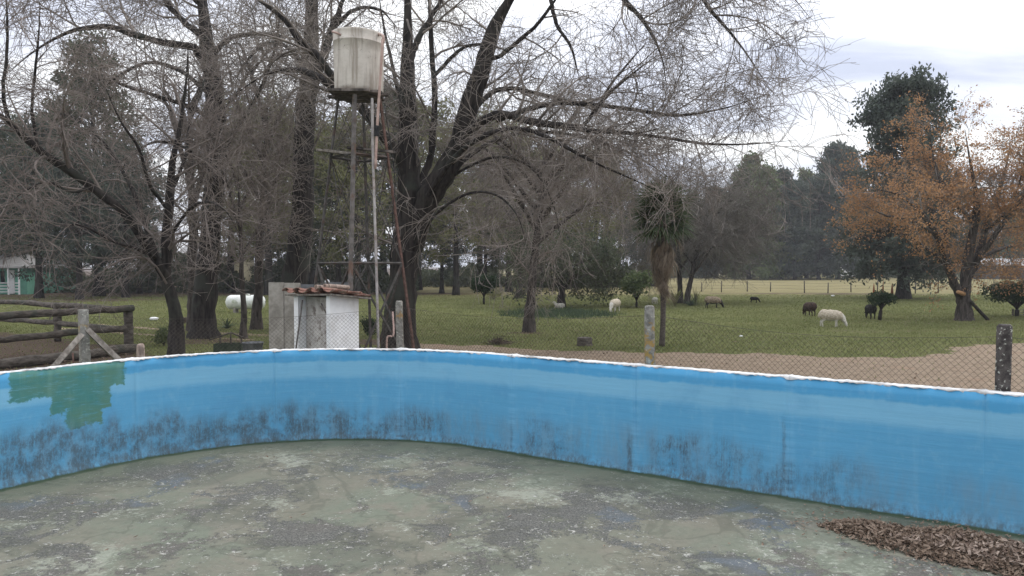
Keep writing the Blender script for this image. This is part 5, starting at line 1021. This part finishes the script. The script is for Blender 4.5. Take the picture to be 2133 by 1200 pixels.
# ================================================================== FAR BUILDINGS
D = 64.0; hx = lambda px, d=D: (px - 1066.5) / F * d
house = thing('green_house', 'mint green cottage with grey roof and white porch rail beyond the corral', 'house', (hx(10), D, 0)); h_o = np.array(house.location)
M['mint'] = rough_mat('mint_wall', (0.13, 0.34, 0.25), (0.17, 0.40, 0.30), 2, bstr=.1); M['roof_grey'] = rough_mat('roof_grey', (0.30, 0.29, 0.28), (0.42, 0.41, 0.40), 1.5, (1, 6, 1)); M['glass'] = rough_mat('window_dark', (0.015, 0.018, 0.02), (0.03, 0.035, 0.04), 2, rough=.15, bstr=0)
g = Geo(); g.box((hx(-45) - h_o[0], 4, 1.15), (hx(56) - hx(-146), 8, 2.3)); link('wall', g.mesh('wall', False), 'mint', house)
x0, x1 = hx(-150) - h_o[0], hx(58) - h_o[0]; g = Geo(); V = np.array([(x0, -1.2, 2.25), (x1 + .3, -1.2, 2.25), (x1 + .3, 9, 2.25), (x0, 9, 2.25), (x0, 3.9, 3.7), (x1 - 2.2, 3.9, 3.7)]); V2 = np.concatenate([V, V + np.array((0, 0, .14))])
q_f = [(0, 1, 5, 4), (2, 3, 4, 5), (1, 2, 5, 5), (6, 7, 11, 10), (8, 9, 10, 11), (7, 8, 11, 11), (0, 1, 7, 6), (1, 2, 8, 7), (2, 3, 9, 8)]; bm = bmesh.new(); vs_ = [bm.verts.new(v) for v in V2]
for q in q_f: bm.faces.new([vs_[i] for i in dict.fromkeys(q)])
me = bpy.data.meshes.new('roof'); bm.to_mesh(me); bm.free(); link('roof', me, 'roof_grey', house)
for px0, px1, z0, z1, nm, mt in ((18, 31, .05, 2.1, 'door', 'white_plaster'), (2, 10, .9, 2.0, 'window', 'glass'), (-40, -15, .9, 2.0, 'window', 'glass'), (-90, -65, .9, 2.0, 'window', 'glass')): bevel_box(nm, (hx(px1) - hx(px0), .08, z1 - z0), mt, house, ((hx(px0) + hx(px1)) / 2 - h_o[0], -.045, (z0 + z1) / 2), .01)
for i in range(4): bevel_box('porch_rail', (hx(57) - hx(-60), .05, .07), 'white_plaster', house, (hx(-2) - h_o[0], -1.1, .25 + i * .25), 0)
for px in (-55, -20, 14, 34, 56): bevel_box('porch_post', (.10, .10, 2.24), 'white_plaster', house, (hx(px) - h_o[0], -1.02, 1.12), 0)
M['cream'] = rough_mat('cream_wall', (0.50, 0.45, 0.30), (0.58, 0.53, 0.38), 1.5, bstr=.1)
def building(name, label, pxa, pxb, d, h, wallm, roofm, depth=6, wins=()):
    xa, xb = hx(pxa, d), hx(pxb, d); t = thing(name, label, 'house', ((xa + xb) / 2, d, 0)); w = xb - xa; g = Geo(); g.box((0, depth / 2, h / 2), (w, depth, h)); link('wall', g.mesh('wall', False), wallm, t)
    bm = bmesh.new(); o_ = .4; vs_ = [bm.verts.new(v) for v in ((-w / 2 - o_, -o_, h), (w / 2 + o_, -o_, h), (w / 2 + o_, depth + o_, h), (-w / 2 - o_, depth + o_, h), (-w / 2 - o_, depth / 2, h + depth * .22), (w / 2 + o_, depth / 2, h + depth * .22))]
    for q in ((0, 1, 5, 4), (2, 3, 4, 5), (0, 4, 3), (1, 2, 5), (0, 3, 2, 1)): bm.faces.new([vs_[i] for i in q])
    me = bpy.data.meshes.new('roof'); bm.to_mesh(me); bm.free(); link('roof', me, roofm, t)
    for k in wins: bevel_box('window', (.9, .08, 1.1), 'glass', t, (k * w, -.05, h * .55), .01)
building('cream_house', 'cream walled house glimpsed between the trunks behind the gas tank', 372, 486, 74, 3.4, 'cream', 'roof_grey', wins=(-.3, .0, .33))
building('white_house', 'white house glimpsed under the far trees behind the small juniper', 1770, 1815, 175, 3.2, 'white_plaster', 'roof_grey', wins=(-.25, .2))
building('dark_barn', 'dark open barn at the far field edge behind the orange-leaved tree', 2045, 2200, 140, 2.6, 'plank_dark', 'roof_grey', wins=())

# ================================================================== UNDERGROWTH, GRASS
rs = np.random.RandomState(77)
def mass(name, label, n, fx, mat, size, down=.0):
    c = fx(n); v, f = leaves(rs, c, n, (.1, .1, .1), size, 1.8, down); v[:, 2] = np.maximum(v[:, 2], 0.0); return tag(link(name, mesh_np(name, v, f), mat), label, 'undergrowth', kind='stuff')
def hedge(n):
    px = rs.uniform(-150, 1320, n); d = 66 + 14 * rs.rand(n) + np.where(px > 870, 18, 0); top = 3.0 + 1.3 * np.sin(px * .021) + .7 * np.sin(px * .057 + 1) + .4 * np.sin(px * .13); top = np.where(px > 870, top * .55, top); z = np.abs(rs.rand(n)) * np.maximum(top, .5); return np.stack([(px - 1066.5) / F * d, d, z], 1)
mass('undergrowth', 'dark tangled undergrowth along the foot of the wood', 52000, hedge, 'leaf_dark', .40)
def hedge2(n):
    px = rs.uniform(1330, 2250, n); d = 148 + 24 * rs.rand(n); top = 3.2 + 1.4 * np.sin(px * .03) + .8 * np.sin(px * .09); return np.stack([(px - 1066.5) / F * d, d, rs.rand(n) * np.maximum(top, .8)], 1)
mass('undergrowth', 'dark scrub under the far tree row beyond the dry field', 14000, hedge2, 'leaf_dark', .6)
M['blade'] = leaf_mat('grass_blade', (0.118, 0.145, 0.046), (0.180, 0.195, 0.074), (0.26, 0.245, 0.12), .6, .7, .3)
n = 420000; d = 11 + 52 * rs.rand(n) ** 1.5; px = rs.uniform(-250, 2380, n); x = (px - 1066.5) / F * d; ok = rs.rand(n) < np.clip(d / 26, .35, 1)
x, d = x[ok], d[ok]; dm, mm, ym = ground_masks(x, d); keep = (rs.rand(len(x)) > np.maximum(np.maximum(dm * .985, mm * .9), ym * .8)); x, d = x[keep][:230000], d[keep][:230000]; n = len(x)
tall = sstep(-np.hypot((x - G(1160, 655)[0]) / 3.4, (d - G(1160, 655)[1]) / 4.0) + .3 * wob(x * 2, d * 2), -1, -.5)
h = (.022 + .035 * rs.rand(n)) * (1 + .012 * d) * (1 + 3.0 * tall) * (1 + .5 * np.maximum(wob(x * .8, d * .8, 3), 0)); w = (.006 + .006 * rs.rand(n)) * (1 + .03 * d); a = rs.rand(n) * 3.1416; gz_ = 0.018 * wob(x * .6, d * .6) - .004
lx, ly = rs.normal(size=n) * .5 * h, rs.normal(size=n) * .5 * h
v = np.stack([np.stack([x - np.cos(a) * w, d - np.sin(a) * w, gz_], 1), np.stack([x + np.cos(a) * w, d + np.sin(a) * w, gz_], 1), np.stack([x + lx, d + ly, gz_ + h], 1)], 1).reshape(-1, 3)
tq = tall > .25; v3 = v.reshape(-1, 3, 3); n = int((~tq).sum())
tag(link('long_grass', mesh_np('long_grass', v3[tq].reshape(-1, 3), np.arange(int(tq.sum()) * 3).reshape(-1, 3)), 'agave'), 'patch of longer bluish-green grass under the small olive-leaved tree', 'grass', kind='stuff')
tag(link('lawn_grass', mesh_np('lawn_grass', v3[~tq].reshape(-1, 3), np.arange(n * 3).reshape(-1, 3)), 'blade'), 'short uneven grass of the lawn around the trees', 'grass', kind='stuff')

rs = np.random.RandomState(91); g = Geo(); n = 7000; d = 12 + 34 * rs.rand(n) ** 1.4; px = rs.uniform(-50, 2180, n); x = (px - 1066.5) / F * d
wt_ = np.minimum.reduce([np.hypot((x - tx_) / 5.0, (d - td_) / 5.0) for tx_, td_ in ((-2.9, 19), (-10.3, 24.8), (-8.5, 19), (.6, 27), (20, 33), (-8.4, 28))]); ok = rs.rand(n) < np.clip(1.25 - wt_ * .75, .10, 1); x, d = x[ok], d[ok]
for i in range(len(x)): g.add(leaf_shape(.05 + .05 * rs.rand(), .02 + .02 * rs.rand(), 1.0) @ rot_of(rs, .3).T + np.array((x[i], d[i], .03 + .015 * rs.rand())), LF)
tag(link('leaf_litter', g.mesh('leaf_litter', False), 'dry_leaf'), 'fallen dry leaves strewn over the lawn under the trees', 'leaves', kind='stuff')

# ================================================================== HAZE
bpy.context.view_layer.update(); ztop = max((o.matrix_world @ Vector(c)).z for o in S.objects if o.type == 'MESH' for c in o.bound_box) + .8
hb = Geo(); hb.box((0, 2200, (ztop - 1.2) / 2), (8200, 5800, ztop + 1.2)); hz_o = link('haze', hb.mesh('haze', False)); hz_o['kind'] = 'stuff'
m = bpy.data.materials.new('haze'); m.use_nodes = True; nt = m.node_tree; nt.nodes.clear(); o_ = nt.nodes.new('ShaderNodeOutputMaterial'); pv = nt.nodes.new('ShaderNodeVolumePrincipled')
pv.inputs['Color'].default_value = (0.94, 0.955, 1.0, 1); pv.inputs['Density'].default_value = 0.00055; nt.links.new(pv.outputs[0], o_.inputs['Volume']); hz_o.data.materials.append(m)
